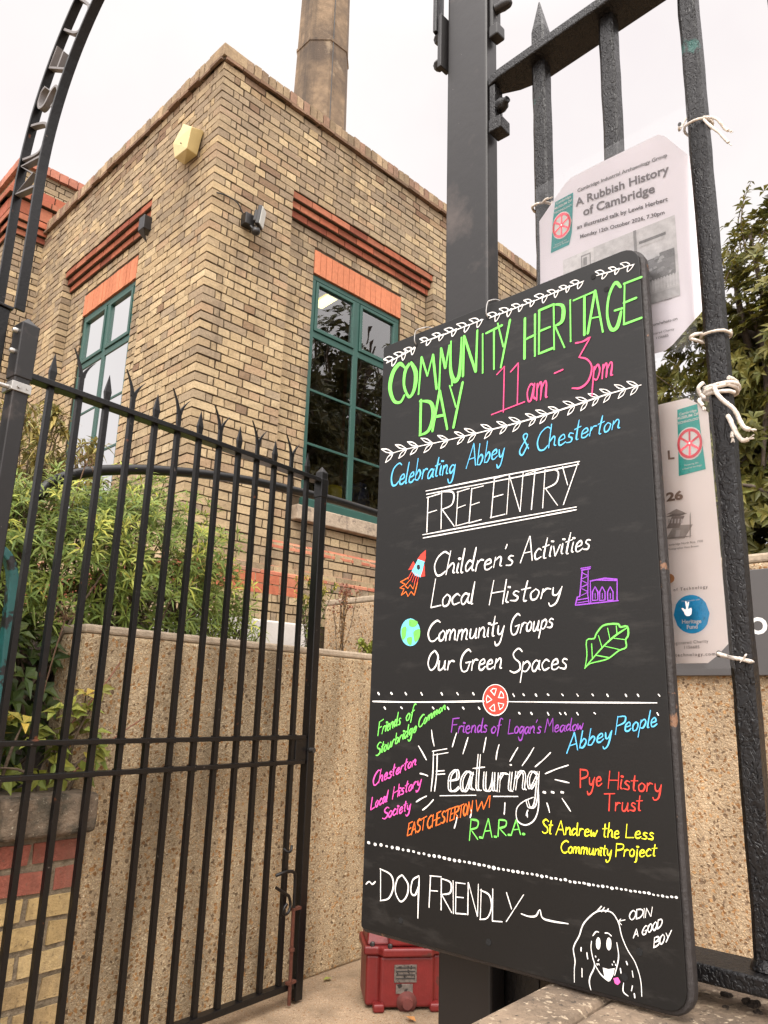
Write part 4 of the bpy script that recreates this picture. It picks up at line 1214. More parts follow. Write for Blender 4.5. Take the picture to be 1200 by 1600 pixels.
# where the panel's corners were measured on the photograph -> panel coordinates (0..BW right, 0..BH down)
def homog(src, dst):
    A = []
    for (x, y), (u, v) in zip(src, dst):
        A.append([x, y, 1, 0, 0, 0, -u * x, -u * y, u]); A.append([0, 0, 0, x, y, 1, -v * x, -v * y, v])
    n = 8
    for i in range(n):
        p = max(range(i, n), key=lambda r: abs(A[r][i])); A[i], A[p] = A[p], A[i]
        for r in range(n):
            if r != i:
                k = A[r][i] / A[i][i]
                A[r] = [a - k * b for a, b in zip(A[r], A[i])]
    h = [A[i][8] / A[i][i] for i in range(n)]
    return lambda x, y: ((h[0] * x + h[1] * y + h[2]) / (h[6] * x + h[7] * y + 1), (h[3] * x + h[4] * y + h[5]) / (h[6] * x + h[7] * y + 1))
BQ = homog([(597.5, 543.6), (1000, 380), (1073.5, 1588), (565, 1453)], [(0, 0), (BW, 0), (BW, BH), (0, BH)])
def BP(u, v, l=0.0): return B_TL + B_U * u - B_W * v + B_N * l
cb = thing('chalkboard', 'tall black chalkboard with colourful community heritage day writing', 'chalkboard', BP(BW / 2, BH, -0.01))
def rrect(u0, v0, u1, v1, r, l, seg=5, rad4=None):
    rs = rad4 or (r, r, r, r)
    out = []
    for (cu, cv, a0, rr) in ((u1 - rs[1], v0 + rs[1], -90, rs[1]), (u1 - rs[2], v1 - rs[2], 0, rs[2]), (u0 + rs[3], v1 - rs[3], 90, rs[3]), (u0 + rs[0], v0 + rs[0], 180, rs[0])):
        for i in range(seg + 1):
            a = rad(a0 + 90 * i / seg)
            out.append(BP(cu + rr * math.cos(a), cv + rr * math.sin(a), l))
    return out
k = MB(); k.prism(rrect(0, 0, BW, BH, 0.03, -0.004, rad4=(0.006, 0.032, 0.03, 0.008)), B_N * 0.004)
k.build('panel', M_BOARD, cb, bevel=0.001)
k = MB(); k.prism(rrect(-0.003, -0.001, BW + 0.008, BH + 0.007, 0.034, -0.026, rad4=(0.006, 0.036, 0.036, 0.01)), B_N * 0.0215)
k.build('backing', M_EDGE, cb, bevel=0.006, seg=3)
M_HOLE = mat('hole', (0.004, 0.004, 0.004), 0.9, var=0)
for (x, y) in ((648.8, 540), (641, 566.6), (762, 496.7), (928.8, 432), (949.6, 451.7), (627, 1441), (619, 1405), (764, 1474), (998, 1488), (975, 1527)):
    u, v = BQ(x, y)
    k = MB(); k.lathe(BP(u, v, 0.0002), B_N, [(0.0052, 0), (0.0052, 0.0006)], 14)
    k.build('screw_hole', M_HOLE, cb)

# ---------------- painted strokes: ribbons a fraction of a millimetre proud of the panel
class Ink:
    def __init__(self): self.mb = MB(); self.n = 0
    def stroke(self, uv, w, taper=0.75, wob=0.12):
        """uv: panel coordinates in metres; the ribbon rises a hair along its length so crossings never share a plane"""
        q = [uv[0]]
        for p in uv[1:]:
            if math.hypot(p[0] - q[-1][0], p[1] - q[-1][1]) > 0.0006: q.append(p)
        if len(q) < 2: return
        n = len(q); self.n += 1
        l0 = 0.0005 + 0.00003 * (self.n % 17)
        L, R = [], []
        ph = uni(0, 6)
        for i, p in enumerate(q):
            a, b = q[max(i - 1, 0)], q[min(i + 1, n - 1)]
            tx, ty = b[0] - a[0], b[1] - a[1]; d = math.hypot(tx, ty) or 1e-9
            tx, ty = tx / d, ty / d
            # mitre limit on sharp corners
            t = i / (n - 1)
            ww = w * 0.5 * (1 + wob * math.sin(ph + 7 * t)) * (taper + (1 - taper) * min(1, 6 * t, 6 * (1 - t)))
            l = l0 + 0.0006 * t
            L.append(BP(p[0] - ty * ww, p[1] + tx * ww, l)); R.append(BP(p[0] + ty * ww, p[1] - tx * ww, l))
        vs = []
        for i in range(n): vs += [L[i], R[i]]
        self.mb.add(vs, [(2 * i, 2 * i + 1, 2 * i + 3, 2 * i + 2) for i in range(n - 1)])
        for (e, o, sg) in ((0, 1, 1), (n - 1, n - 2, 1)):     # rounded ends
            p, pp = q[e], q[o]
            dx, dy = p[0] - pp[0], p[1] - pp[1]; d = math.hypot(dx, dy) or 1e-9
            dx, dy = dx / d, dy / d
            ww = w * 0.5 * taper; l = l0 + (0.0006 if e else 0)
            fan = [BP(p[0] - dy * ww * math.cos(a) + dx * ww * math.sin(a), p[1] + dx * ww * math.cos(a) + dy * ww * math.sin(a), l) for a in [math.pi * j / 5 for j in range(6)]]
            self.mb.add(fan, [tuple(range(6))])
    def poly(self, pts, l=0.0004):
        self.n += 1
        self.mb.add([BP(u, v, l + 0.00002 * (self.n % 9)) for u, v in pts], [tuple(range(len(pts)))])
    def done(self, colname, rgb, label=None, name='lettering'):
        o = self.mb.build(name, ink(colname, rgb), cb, fix=False)
        if label: o['label'] = label
        return o
def split(path, w):
    """cut a polyline at sharp corners so every piece is drawn as its own ribbon, as a marker does"""
    out, cur = [], [path[0]]
    for i in range(1, len(path)):
        cur.append(path[i])
        if i < len(path) - 1:
            ax, ay = path[i][0] - path[i - 1][0], path[i][1] - path[i - 1][1]
            bx, by = path[i + 1][0] - path[i][0], path[i + 1][1] - path[i][1]
            c = (ax * bx + ay * by) / ((math.hypot(ax, ay) * math.hypot(bx, by)) or 1e-9)
            if c < 0.35: out.append(cur); cur = [path[i]]
    out.append(cur)
    return out
def pxs(ik, pts, wpx, smooth=True, sub=6, taper=0.7, wob=0.2, closed=False):
    """a stroke given by photograph positions; wpx is its width there"""
    p = smooth_path(pts, sub, closed) if (smooth and len(pts) > 2) else list(pts)
    if closed: p.append(p[0])
    uv = [BQ(x, y) for x, y in p]
    m = uv[len(uv) // 2]
    a = BQ(p[len(p) // 2][0] + 1, p[len(p) // 2][1])
    w = wpx * math.hypot(a[0] - m[0], a[1] - m[1]) * (0.72 if wpx < 5 else 0.82)
    for piece in split(uv, w): ik.stroke(piece, w, taper, wob)
def pxfill(ik, pts, smooth=False):
    p = smooth_path(pts, 5, True) if smooth else pts
    ik.poly([BQ(x, y) for x, y in p])

G = {
'A': (56, '0,0 26,100 54,0|11,36 44,37'), 'B': (52, '5,0 5,100|~5,100 42,92 42,64 8,52|~8,52 50,44 48,8 4,0'),
'C': (54, '~54,90 36,100 12,78 4,40 18,5 38,0 54,14'), 'D': (52, '5,0 6,100|~2,98 40,88 50,50 34,10 4,0'),
'E': (48, '6,100 5,0|5,99 47,103|5,52 36,55|4,0 48,3'), 'F': (50, '5,0 6,100|3,99 50,103|5,54 38,57'),
'G': (58, '~50,90 34,100 12,76 5,36 18,3 40,4 52,38|30,40 56,43'), 'H': (54, '5,0 8,100|49,0 50,102|5,48 50,53'),
'I': (12, '6,0 6,100'), 'J': (40, '~36,100 36,20 20,0 4,14'), 'L': (44, '6,100 4,0 44,4'),
'M': (66, '4,0 14,100 33,46 51,100 63,0'), 'N': (54, '5,0 8,100 46,2 50,102'), 'O': (50, '~26,100 8,78 4,36 22,1 42,22 46,68 28,99'),
'P': (48, '5,0 5,100|~4,99 44,92 44,60 6,47'), 'R': (52, '5,0 5,100|~4,99 44,92 42,60 6,50|8,51 51,0'),
'S': (48, '~46,88 28,100 9,82 19,58 40,42 44,14 24,0 4,10'), 'T': (56, '28,0 30,100|2,97 57,104'), 'U': (50, '~5,100 5,34 18,2 36,8 45,50 47,101'),
'V': (50, '3,100 22,0 48,102'), 'W': (66, '3,100 17,0 33,72 46,0 64,102'), 'Y': (54, '4,100 27,46|53,104 17,-2'),
'a': (42, '~35,38 20,46 6,28 9,4 22,3 35,36|~36,45 33,12 43,2'), 'b': (42, '~8,96 7,4|~7,26 22,46 36,28 24,2 7,6'),
'c': (38, '~33,38 20,46 6,25 15,1 36,8'), 'd': (44, '~34,36 18,46 5,24 13,1 33,22|~37,98 34,10 43,2'),
'e': (40, '~6,22 31,28 25,46 9,34 10,6 24,0 39,11'), 'f': (34, '~36,90 25,98 16,72 10,-24|4,44 30,49'),
'g': (42, '~34,38 18,46 6,26 15,4 34,34|~36,45 30,-30 14,-42 2,-22'), 'h': (42, '~8,98 6,0|~6,26 22,46 32,36 32,8 41,2'),
'i': (18, '~8,45 7,8 15,1|.9,64'), 'j': (20, '~12,44 8,-30 0,-40|.12,64'), 'l': (17, '~8,98 6,10 14,1'), 'k': (40, '8,98 6,0|32,44 8,20 36,0'),
'm': (58, '~5,45 5,0|~5,28 16,46 25,36 25,0|~25,28 38,46 47,36 47,6 55,1'), 'n': (42, '~6,45 6,0|~6,26 22,46 32,36 32,6 41,1'),
'o': (38, '~20,46 6,28 11,2 28,4 34,32 20,46'), 'p': (42, '~8,45 5,-42|~7,30 24,46 36,28 24,2 7,8'),
'r': (34, '~7,45 6,0|~6,26 18,45 33,42'), 's': (34, '~29,41 16,46 10,33 27,18 23,2 3,5'), 't': (30, '~16,88 13,10 24,1|1,52 31,57'),
'u': (44, '~6,45 7,6 20,0 32,20 34,44|~34,44 35,4 43,1'), 'v': (38, '4,45 18,0 35,46'), 'w': (50, '~5,45 10,2 23,30 29,2 44,45'),
'y': (42, '~6,45 10,14 24,10 34,38|~35,45 27,-25 10,-42 1,-26'), "'": (12, '6,98 2,80'), '&': (52, '~52,22 20,86 34,100 40,80 6,26 20,0 50,42'),
'.': (26, '.15,5'), '1': (30, '3,78 20,100 19,0'), '-': (36, '2,44 32,52'), '3': (50, '4,96 46,100 20,62|~20,62 46,48 38,10 12,-4 0,6'), ' ': (26, ''),
}
def parse(g):
    out = []
    for s in g.split('|'):
        if not s: continue
        if s[0] == '.':
            x, y = map(float, s[1:].split(',')); out.append(('.', [(x, y)]))
        else:
            sm = s[0] == '~'
            out.append(('~' if sm else '-', [tuple(map(float, p.split(','))) for p in (s[1:] if sm else s).split()]))
    return out
def write(ik, s, x0, y0, x1, y1, h0, h1=None, wpx=3.0, slant=0.12, xh=None, jit=1.0, double=None, space=1.0):
    """hand lettering along a photo baseline (x0,y0)-(x1,y1); h = capital height there; glyphs fill the line exactly"""
    h1 = h1 or h0
    tot = sum(G[c][0] for c in s)
    L = math.hypot(x1 - x0, y1 - y0)
    pos = 0.0
    for c in s:
        wd, g = G[c]
        jy, jh, js = uni(-1, 1) * 0.03 * jit, 1 + uni(-1, 1) * 0.05 * jit, slant + uni(-1, 1) * 0.035 * jit
        for kind, pts in parse(g):
            P = []
            for (gx, gy) in pts:
                t = (pos + gx * space) / tot
                h = h0 + (h1 - h0) * t
                yy = gy / 100.0
                if xh is not None and c.islower():        # own x-height
                    yy = yy * xh / 0.46 if yy <= 0.46 else xh + (yy - 0.46) * (1 - xh) / 0.54
                yy = (yy * jh + jy) * h
                px = x0 + (x1 - x0) * t + js * yy
                py = y0 + (y1 - y0) * t - yy
                P.append((px + uni(-1, 1) * 0.012 * h * jit, py + uni(-1, 1) * 0.012 * h * jit))
            if kind == '.':
                x, y = P[0]
                pxs(ik, [(x - wpx * 0.4, y), (x + wpx * 0.5, y + wpx * 0.1)], wpx * 1.3, False, taper=1)
            else:
                pxs(ik, P, wpx, kind == '~')
                if double: pxs(ik, [(x + double[0], y + double[1]) for x, y in P], wpx, kind == '~')
        pos += wd
WHITE = (236, 234, 230); GREEN = (118, 220, 92); PINK = (226, 72, 128); BLUE = (92, 186, 232); PURPLE = (140, 62, 168); RED = (218, 62, 48)
ORANGE = (236, 112, 40); YELLOW = (240, 236, 46); MAG = (232, 84, 176)

ik = Ink()
# heading: each letter where the painter put it (x, baseline, height, width)
CA = lambda cx, cy: (560 + cx / 2.4, 380 + cy / 2.4)
HEAD = [('C', 116, 607, 165, 455), ('O', 168, 588, 212, 450), ('M', 224, 572, 290, 418), ('M', 300, 553, 348, 385), ('U', 344, 528, 384, 360), ('N', 390, 505, 444, 335), ('I', 457, 492, 470, 345),
        ('T', 482, 482, 534, 318), ('Y', 524, 468, 566, 296), ('H', 622, 438, 664, 272), ('E', 678, 420, 730, 238), ('R', 735, 400, 772, 225), ('I', 788, 374, 806, 213), ('T', 815, 358, 884, 190),
        ('A', 868, 342, 920, 172), ('G', 936, 330, 992, 146), ('E', 1000, 306, 1062, 132), ('D', 230, 730, 276, 590), ('A', 281, 711, 330, 556), ('Y', 343, 697, 388, 534)]
for c, x0, yb, x1, yt in HEAD:
    wd, g = G[c]
    slope = -0.36
    for kind, pts in parse(g):
        P = []
        for gx, gy in pts:
            X = x0 + (x1 - x0) * (gx - 4) / max(wd - 9, 1)
            Yv = yb - (yb - yt) * gy / 100.0 + slope * (0.8 if c in 'ETHFNMU' else 0.4) * ((X - x0) - (x1 - x0) * gy / 100.0)
            P.append(CA(X + uni(-1.5, 1.5), Yv + uni(-2, 2)))
        pxs(ik, P, 5.9, kind == '~', taper=0.6, wob=0.3)
ik.done('green', GREEN, 'green heading COMMUNITY HERITAGE DAY')
ik = Ink()
for P in ([(520, 497), (548, 468), (545, 640)], [(572, 487), (601, 455), (598, 610)], [(500, 650), (625, 602)]):
    pxs(ik, [CA(*p) for p in P], 4.0, False)
write(ik, 'am', 822.5, 632.5, 858, 622.5, 52, 52, 3.6, 0.05, xh=0.52)
pxs(ik, [CA(738, 493), CA(771, 479)], 3.8, False)
pxs(ik, [CA(818, 378), CA(846, 372), CA(874, 356)], 4.0); pxs(ik, [CA(874, 356), CA(832, 432)], 4.0, False)
pxs(ik, [CA(832, 432), CA(862, 440), CA(880, 470), CA(868, 520), CA(838, 548), CA(806, 550)], 4.0)
write(ik, 'pm', 926.5, 600.5, 960.5, 590, 46, 46, 3.6, 0.05, xh=0.52)
ik.done('pink', PINK, 'pink opening times 11am to 3pm')

def leafpair(ik, x, y, ang, s, up=True):
    ca, sa = math.cos(ang), math.sin(ang)
    T = lambda a, b: (x + (a * ca - b * sa) * s, y + (a * sa + b * ca) * s)
    if up: pts = [T(0, 0), T(-0.15, -0.32), T(-0.42, -0.62), T(0.2, -0.62), T(0.55, -0.45), T(0.75, -0.1), T(0.35, -0.02), T(0, 0)]
    else: pts = [T(0.25, 0.0), T(0.05, 0.35), T(-0.02, 0.75), T(0.45, 0.5), T(0.8, 0.2), T(0.95, -0.05), T(0.6, -0.02), T(0.25, 0)]
    pxs(ik, pts, 1.8, True, 3, taper=1)
ik = Ink()
def garland(segs, n, s, stem=True):
    for (a, b) in segs:
        ang = math.atan2(b[1] - a[1], b[0] - a[0])
        L = math.hypot(b[0] - a[0], b[1] - a[1]); m = max(1, int(round(L / n)))
        if stem: pxs(ik, [a, (0.5 * (a[0] + b[0]), 0.5 * (a[1] + b[1]) + 0.6), b], 2.0)
        for i in range(m):
            t = (i + 0.25) / m
            x, y = a[0] + (b[0] - a[0]) * t, a[1] + (b[1] - a[1]) * t
            ss = s * uni(0.88, 1.12)
            leafpair(ik, x, y, ang + uni(-.12, .12), ss, True)
            leafpair(ik, x + s * 0.3 * math.cos(ang), y + s * 0.3 * math.sin(ang), ang + uni(-.12, .12), ss, False)
garland([((602, 569), (648, 545)), ((656, 537), (755, 500)), ((764, 498), (914, 439)), ((934, 430), (994, 412))], 19.5, 10.5)
ik.done('white', WHITE, 'white leaf garland along the top edge')
ik = Ink()
gl = [(608, 713), (640, 704), (700, 691), (770, 674), (830, 658), (900, 636), (950, 619), (1004, 604)]
gp = smooth_path(gl, 8)
pxs(ik, gl, 2.4)
acc = 0.0
for i in range(1, len(gp)):
    d = math.hypot(gp[i][0] - gp[i - 1][0], gp[i][1] - gp[i - 1][1]); acc += d
    if acc > 18.5 or i == 2:
        acc = 0.0
        ang = math.atan2(gp[i][1] - gp[i - 1][1], gp[i][0] - gp[i - 1][0])
        x, y = gp[i]
        s = uni(17, 20)
        for sd_ in (-1, 1):
            a2 = ang + math.pi + sd_ * 0.62
            e = (x + s * math.cos(a2), y + s * math.sin(a2))
            m1 = (x + s * 0.55 * math.cos(a2 + 0.24), y + s * 0.55 * math.sin(a2 + 0.24)); m2 = (x + s * 0.55 * math.cos(a2 - 0.24), y + s * 0.55 * math.sin(a2 - 0.24))
            pxs(ik, [(x, y), m1, e], 1.7, True, 4, taper=1); pxs(ik, [(x, y), m2, e], 1.7, True, 4, taper=1)
ik.done('white', WHITE, 'white leaf garland below the heading')

ik = Ink()
write(ik, 'Celebrating', 607.5, 763.5, 711, 743, 36, 34, 2.8, 0.16, xh=0.44)
write(ik, 'Abbey', 728, 737, 789, 717, 37, 36, 2.8, 0.14, xh=0.44)
write(ik, '&', 811, 716, 826, 711, 34, 34, 2.8, 0.05)
write(ik, 'Chesterton', 837.5, 710, 971, 671.5, 38, 32, 2.8, 0.14, xh=0.44)
ik.done('blue', BLUE, 'blue script line Celebrating Abbey & Chesterton')
ik = Ink()
write(ik, 'FREE', 665, 836, 753, 818, 58, 56, 2.7, 0.04)
write(ik, 'ENTRY', 765, 814, 900, 789, 60, 60, 2.7, 0.06)
for a, b in (((665, 771.7), (907, 725)), ((666, 776.9), (906, 729.6)), ((660, 840.6), (902, 796.7)), ((661, 845.6), (902, 801))):
    pxs(ik, [a, ((a[0] + b[0]) / 2 + uni(-3, 3), (a[1] + b[1]) / 2 + uni(-.8, .8)), b], 2.4)
ik.done('white', WHITE, 'white FREE ENTRY between double lines')
ik = Ink()
write(ik, "Children's", 674.5, 907, 803, 888, 38, 36, 3.0, 0.17, xh=0.44)
write(ik, 'Activities', 814, 885, 923, 862.5, 38, 37, 3.0, 0.17, xh=0.44)
write(ik, 'Local', 671.5, 956, 741, 947.5, 43, 36, 3.0, 0.12, xh=0.44)
write(ik, 'History', 763, 950.5, 879, 937, 38, 34, 3.0, 0.16, xh=0.46)
write(ik, 'Community', 666, 1009, 788, 999, 34, 34, 3.0, 0.14, xh=0.46)
write(ik, 'Groups', 796, 997, 864.5, 985, 32, 32, 3.0, 0.14, xh=0.46)
write(ik, 'Our', 666.5, 1054, 709, 1051, 30, 28, 3.0, 0.14, xh=0.5)
write(ik, 'Green', 717, 1056, 785, 1048.5, 34, 30, 3.0, 0.14, xh=0.5)
write(ik, 'Spaces', 796, 1056, 887, 1050.5, 36, 34, 3.0, 0.1, xh=0.46)
ik.done('white', WHITE, 'white script list of four activities')

CB = lambda cx, cy: (560 + cx / 2.222, 840 + cy / 2.222)
ik = Ink()                                                     # rocket
pxfill(ik, [CB(*p) for p in ((184, 128), (206, 86), (229, 94), (216, 150), (196, 144))])
ik.done('rocket_blue', (120, 206, 236), 'blue rocket body', 'drawing')
ik = Ink()
pxfill(ik, [CB(*p) for p in ((203, 88), (215, 70), (233, 54), (233, 80), (230, 96))]); pxfill(ik, [CB(*p) for p in ((190, 93), (172, 124), (186, 122), (196, 104))]); pxfill(ik, [CB(*p) for p in ((229, 102), (231, 146), (214, 148), (222, 126))])
for i in range(5): pxs(ik, [CB(184 + i * 6.5, 130 + i * 3), CB(172 + i * 7.5, 156 + i * 5)], 2.0, False)
ik.done('red', RED, 'red rocket nose and fins', 'drawing')
ik = Ink()
pxs(ik, [CB(*p) for p in ((174, 150), (146, 166), (162, 174), (144, 187), (158, 190), (149, 212), (165, 200), (172, 216), (183, 200), (194, 212), (200, 188), (206, 168))], 2.2, False)
pxs(ik, [CB(*p) for p in ((178, 160), (162, 180), (172, 188), (180, 176), (190, 190), (196, 172))], 2.0, False)
ik.done('orange', ORANGE, 'orange rocket flames', 'drawing')
ik = Ink(); pxfill(ik, [CB(208 + 6 * math.cos(a * .6283), 114 + 9 * math.sin(a * .6283)) for a in range(10)]); ik.mb.v = [tuple(Vector(p) + B_N * 0.0005) for p in ik.mb.v]; ik.done('dark', (26, 26, 30), None, 'drawing')
ik = Ink(); pxfill(ik, [CB(180 + 34 * math.cos(a * .2618), 341 + 48 * math.sin(a * .2618)) for a in range(24)]); ik.done('earth_blue', (112, 206, 230), 'pale blue globe', 'drawing')
ik = Ink()
for P in (((178, 296), (206, 305), (196, 322), (176, 318)), ((150, 330), (166, 322), (164, 356), (152, 366)), ((192, 340), (213, 330), (212, 360), (196, 374)), ((168, 362), (186, 358), (184, 384), (172, 380))):
    pxfill(ik, [CB(*p) for p in P], True)
ik.mb.v = [tuple(Vector(p) + B_N * 0.0004) for p in ik.mb.v]
ik.done('earth_green', (108, 190, 84), 'green land on the globe', 'drawing')
ik = Ink()                                                     # works with chimney
for P in (((779, 124), (771, 216)), ((800, 122), (799, 212)), ((771, 216), (762, 218), (756, 246)), ((756, 246), (905, 230)), ((799, 212), (804, 242)), ((809, 240), (808, 162), (858, 152), (901, 156), (901, 231)), ((830, 158), (900, 160)),
          ((775, 118), (809, 113)), ((777, 124), (808, 119))):
    pxs(ik, [CB(*p) for p in P], 3.4, False)
for i in range(6): pxs(ik, [CB(777 + (i % 2) * 20, 132 + i * 14), CB(797 - (i % 2) * 20, 142 + i * 14)], 2.4, False)
for x in (824, 849, 877): pxs(ik, [CB(x - 9, 230), CB(x - 9, 200), CB(x, 182), CB(x + 10, 200), CB(x + 10, 228), CB(x - 9, 230)], 2.8, False); pxs(ik, [CB(x, 205), CB(x + 1, 222)], 2.4, False)
pxs(ik, [CB(762, 228), CB(800, 222)], 3, False); pxs(ik, [CB(764, 238), CB(802, 232)], 3, False)
ik.done('purple_draw', (150, 70, 196), 'purple drawing of works and chimney', 'drawing')
ik = Ink()
pxs(ik, [CB(*p) for p in ((788, 465), (795, 420), (794, 368), (820, 362), (828, 345), (850, 318), (880, 311), (905, 312), (912, 322), (936, 320), (939, 350), (930, 366), (932, 392), (906, 404), (872, 430), (842, 440), (806, 449), (788, 465))], 3.4, True, 3)
pxs(ik, [CB(*p) for p in ((792, 458), (848, 394), (890, 355), (936, 324))], 3.2)
for P in (((814, 434), (812, 380)), ((848, 394), (836, 352)), ((876, 368), (868, 326)), ((900, 346), (898, 318)), ((826, 420), (872, 428)), ((856, 388), (908, 400)), ((884, 360), (932, 366))): pxs(ik, [CB(*p) for p in P], 2.8, False)
ik.done('green', GREEN, 'green outline leaf', 'drawing')

ik = Ink()
pxs(ik, [(582.5, 1101.5), (650, 1102.5), (757, 1101)], 2.6); pxs(ik, [(793, 1101.5), (900, 1102.5), (1027, 1103)], 2.6)
for xs, y in (((70, 115, 165, 220, 290, 345, 400), 554), ((540, 575, 618, 660, 710, 762, 815, 866, 930, 972, 1045), 558), ((92, 150, 260, 312, 365, 420), 604), ((560, 602, 660, 702, 720, 762, 822, 1040), 622)):
    for x in xs: pxs(ik, [CB(x - 2, y - 3), CB(x + 3, y + 3 + uni(-2, 2))], 2.6, False, taper=1)
ik.done('white', WHITE, 'white dividing line with dots')
ik = Ink(); wc = (775, 1099)
pxfill(ik, [(wc[0] + 19.5 * math.cos(a * .2094), wc[1] + 24 * math.sin(a * .2094)) for a in range(30)]); ik.done('red', RED, 'red wheel on the dividing line', 'drawing')
ik = Ink()
pxs(ik, [(wc[0] + 19.5 * math.cos(a * .2618), wc[1] + 24 * math.sin(a * .2618)) for a in range(24)], 1.6, True, 3, taper=1, closed=True)
for q in range(5):
    a0 = q * 1.2566 + 0.25
    tri = [(wc[0] + r * 19 * math.cos(a0 + d), wc[1] + r * 24 * math.sin(a0 + d)) for r, d in ((0.30, 0.45), (0.72, 0.12), (0.76, 0.45), (0.72, 0.80))]
    pxs(ik, tri, 1.5, False, taper=1, closed=True)
ik.mb.v = [tuple(Vector(p) + B_N * 0.0005) for p in ik.mb.v]
ik.done('white', WHITE, 'white spokes of the wheel', 'drawing')

ik = Ink()
write(ik, 'Friends', 590, 1155, 626, 1137, 21, 21, 2.3, 0.14, xh=0.5); write(ik, 'of', 634, 1133, 648, 1126, 21, 21, 2.3, 0.14, xh=0.5)
write(ik, 'Stourbridge', 587, 1188, 651, 1148, 19, 19, 2.3, 0.14, xh=0.5); write(ik, 'Common', 653, 1143, 697, 1113, 17, 15, 2.3, 0.14, xh=0.52)
ik.done('green', GREEN, 'green Friends of Stourbridge Common')
ik = Ink()
write(ik, 'Friends', 704.5, 1150, 762, 1150, 22, 22, 2.5, 0.1, xh=0.5); write(ik, 'of', 767, 1151, 784, 1149, 21, 21, 2.5, 0.1, xh=0.5)
write(ik, "Logan's", 794, 1151, 846, 1151, 21, 21, 2.5, 0.1, xh=0.5); write(ik, 'Meadow', 851, 1150, 913, 1145, 20, 20, 2.5, 0.1, xh=0.5)
ik.done('purple', PURPLE, "purple Friends of Logan's Meadow")
ik = Ink()
write(ik, 'Abbey', 886, 1182, 957, 1158, 31, 27, 3.0, 0.12, xh=0.48); write(ik, 'People', 961, 1152, 1027, 1139, 28, 27, 3.0, 0.12, xh=0.5)
ik.done('blue', BLUE, 'blue Abbey People')
ik = Ink()
write(ik, 'Chesterton', 582, 1234, 651, 1200, 22, 18, 2.3, 0.14, xh=0.5)
write(ik, 'Local', 580, 1270, 606, 1257, 20, 19, 2.3, 0.14, xh=0.5); write(ik, 'History', 613, 1254, 659, 1231, 19, 18, 2.3, 0.14, xh=0.52)
write(ik, 'Society', 598, 1285, 643, 1269, 18, 17, 2.3, 0.14, xh=0.54)
ik.done('magenta', MAG, 'magenta Chesterton Local History Society')
ik = Ink()
write(ik, 'EAST', 637, 1310, 665, 1300, 19, 19, 2.6, 0.1); write(ik, 'CHESTERTON', 668, 1299, 738, 1275, 19, 18, 2.6, 0.1); write(ik, 'WI', 741, 1273, 767, 1265, 18, 18, 2.6, 0.1)
ik.done('orange', ORANGE, 'orange EAST CHESTERTON WI')
ik = Ink()
write(ik, 'R.A.R.A.', 733, 1316, 822, 1307, 31, 22, 3.0, 0.08)
ik.done('green', GREEN, 'green initials R.A.R.A.')
ik = Ink()
write(ik, 'Pye', 905.5, 1234, 941, 1232, 30, 27, 3.0, 0.05, xh=0.5); write(ik, 'History', 949, 1235, 1035, 1243, 28, 24, 3.0, 0.05, xh=0.52)
write(ik, 'Trust', 943, 1270, 1003, 1271, 27, 24, 3.0, 0.05, xh=0.52)
ik.done('red', RED, 'red Pye History Trust')
ik = Ink()
write(ik, 'St', 846.5, 1305, 863, 1307, 22, 22, 2.7, 0.08, xh=0.5); write(ik, 'Andrew', 869, 1307, 934, 1311, 22, 19, 2.7, 0.08, xh=0.52)
write(ik, 'the', 941, 1311, 968, 1313, 22, 22, 2.7, 0.08, xh=0.5); write(ik, 'Less', 977, 1312, 1022, 1315, 20, 20, 2.7, 0.08, xh=0.52)
write(ik, 'Community', 876, 1335, 956, 1341, 19, 18, 2.7, 0.08, xh=0.54); write(ik, 'Project', 961, 1341, 1025, 1341, 21, 20, 2.7, 0.08, xh=0.52)
ik.done('yellow', YELLOW, 'yellow St Andrew the Less Community Project')
ik = Ink()                                                     # Featuring... in double strokes with rays
pxs(ik, [(674, 1241), (677, 1212), (678, 1180)], 2.4); pxs(ik, [(679.5, 1241), (683, 1212), (684, 1183)], 2.4)
pxs(ik, [(676, 1179), (699, 1175)], 2.3, False); pxs(ik, [(677, 1185), (701, 1181)], 2.3, False); pxs(ik, [(682, 1210), (695, 1209)], 2.3, False); pxs(ik, [(682, 1215), (696, 1214)], 2.3, False)
write(ik, 'eaturing', 697, 1241, 842, 1240, 66, 60, 2.2, 0.05, xh=0.48, double=(3.6, 0.3))
pxs(ik, [(841, 1225), (842, 1262), (836, 1284), (822, 1293), (809, 1286), (808, 1268), (818, 1257), (834, 1250)], 2.2); pxs(ik, [(824, 1272), (825, 1281)], 2.2, False)
pxs(ik, [(688, 1248), (744.5, 1247)], 2.3, False); pxs(ik, [(771.5, 1248.8), (810, 1248.8)], 2.3, False)
for x in (851, 864, 879): pxs(ik, [(x - 1.2, 1242), (x + 1.4, 1242.6)], 4.6, False, taper=1)
for a, b in (((255, 680), (265, 735)), ((210, 735), (238, 783)), ((215, 830), (243, 838)), ((342, 690), (328, 738)), ((382, 705), (365, 762)), ((445, 705), (436, 756)), ((490, 730), (480, 782)), ((555, 740), (528, 787)), ((610, 740), (570, 802)),
             ((668, 757), (615, 806)), ((730, 800), (650, 830)), ((683, 850), (733, 861)), ((655, 930), (665, 963)), ((708, 915), (738, 959)), ((238, 908), (203, 928)), ((262, 920), (225, 956)), ((345, 975), (335, 1018)), ((393, 955), (390, 982)), ((510, 930), (508, 970)), ((590, 955), (585, 976))):
    pxs(ik, [CB(*a), CB((a[0] + b[0]) / 2 + uni(-2, 2), (a[1] + b[1]) / 2 + uni(-2, 2)), CB(*b)], 2.3)
ik.done('white', WHITE, 'white double lined word Featuring with rays')
ik = Ink()
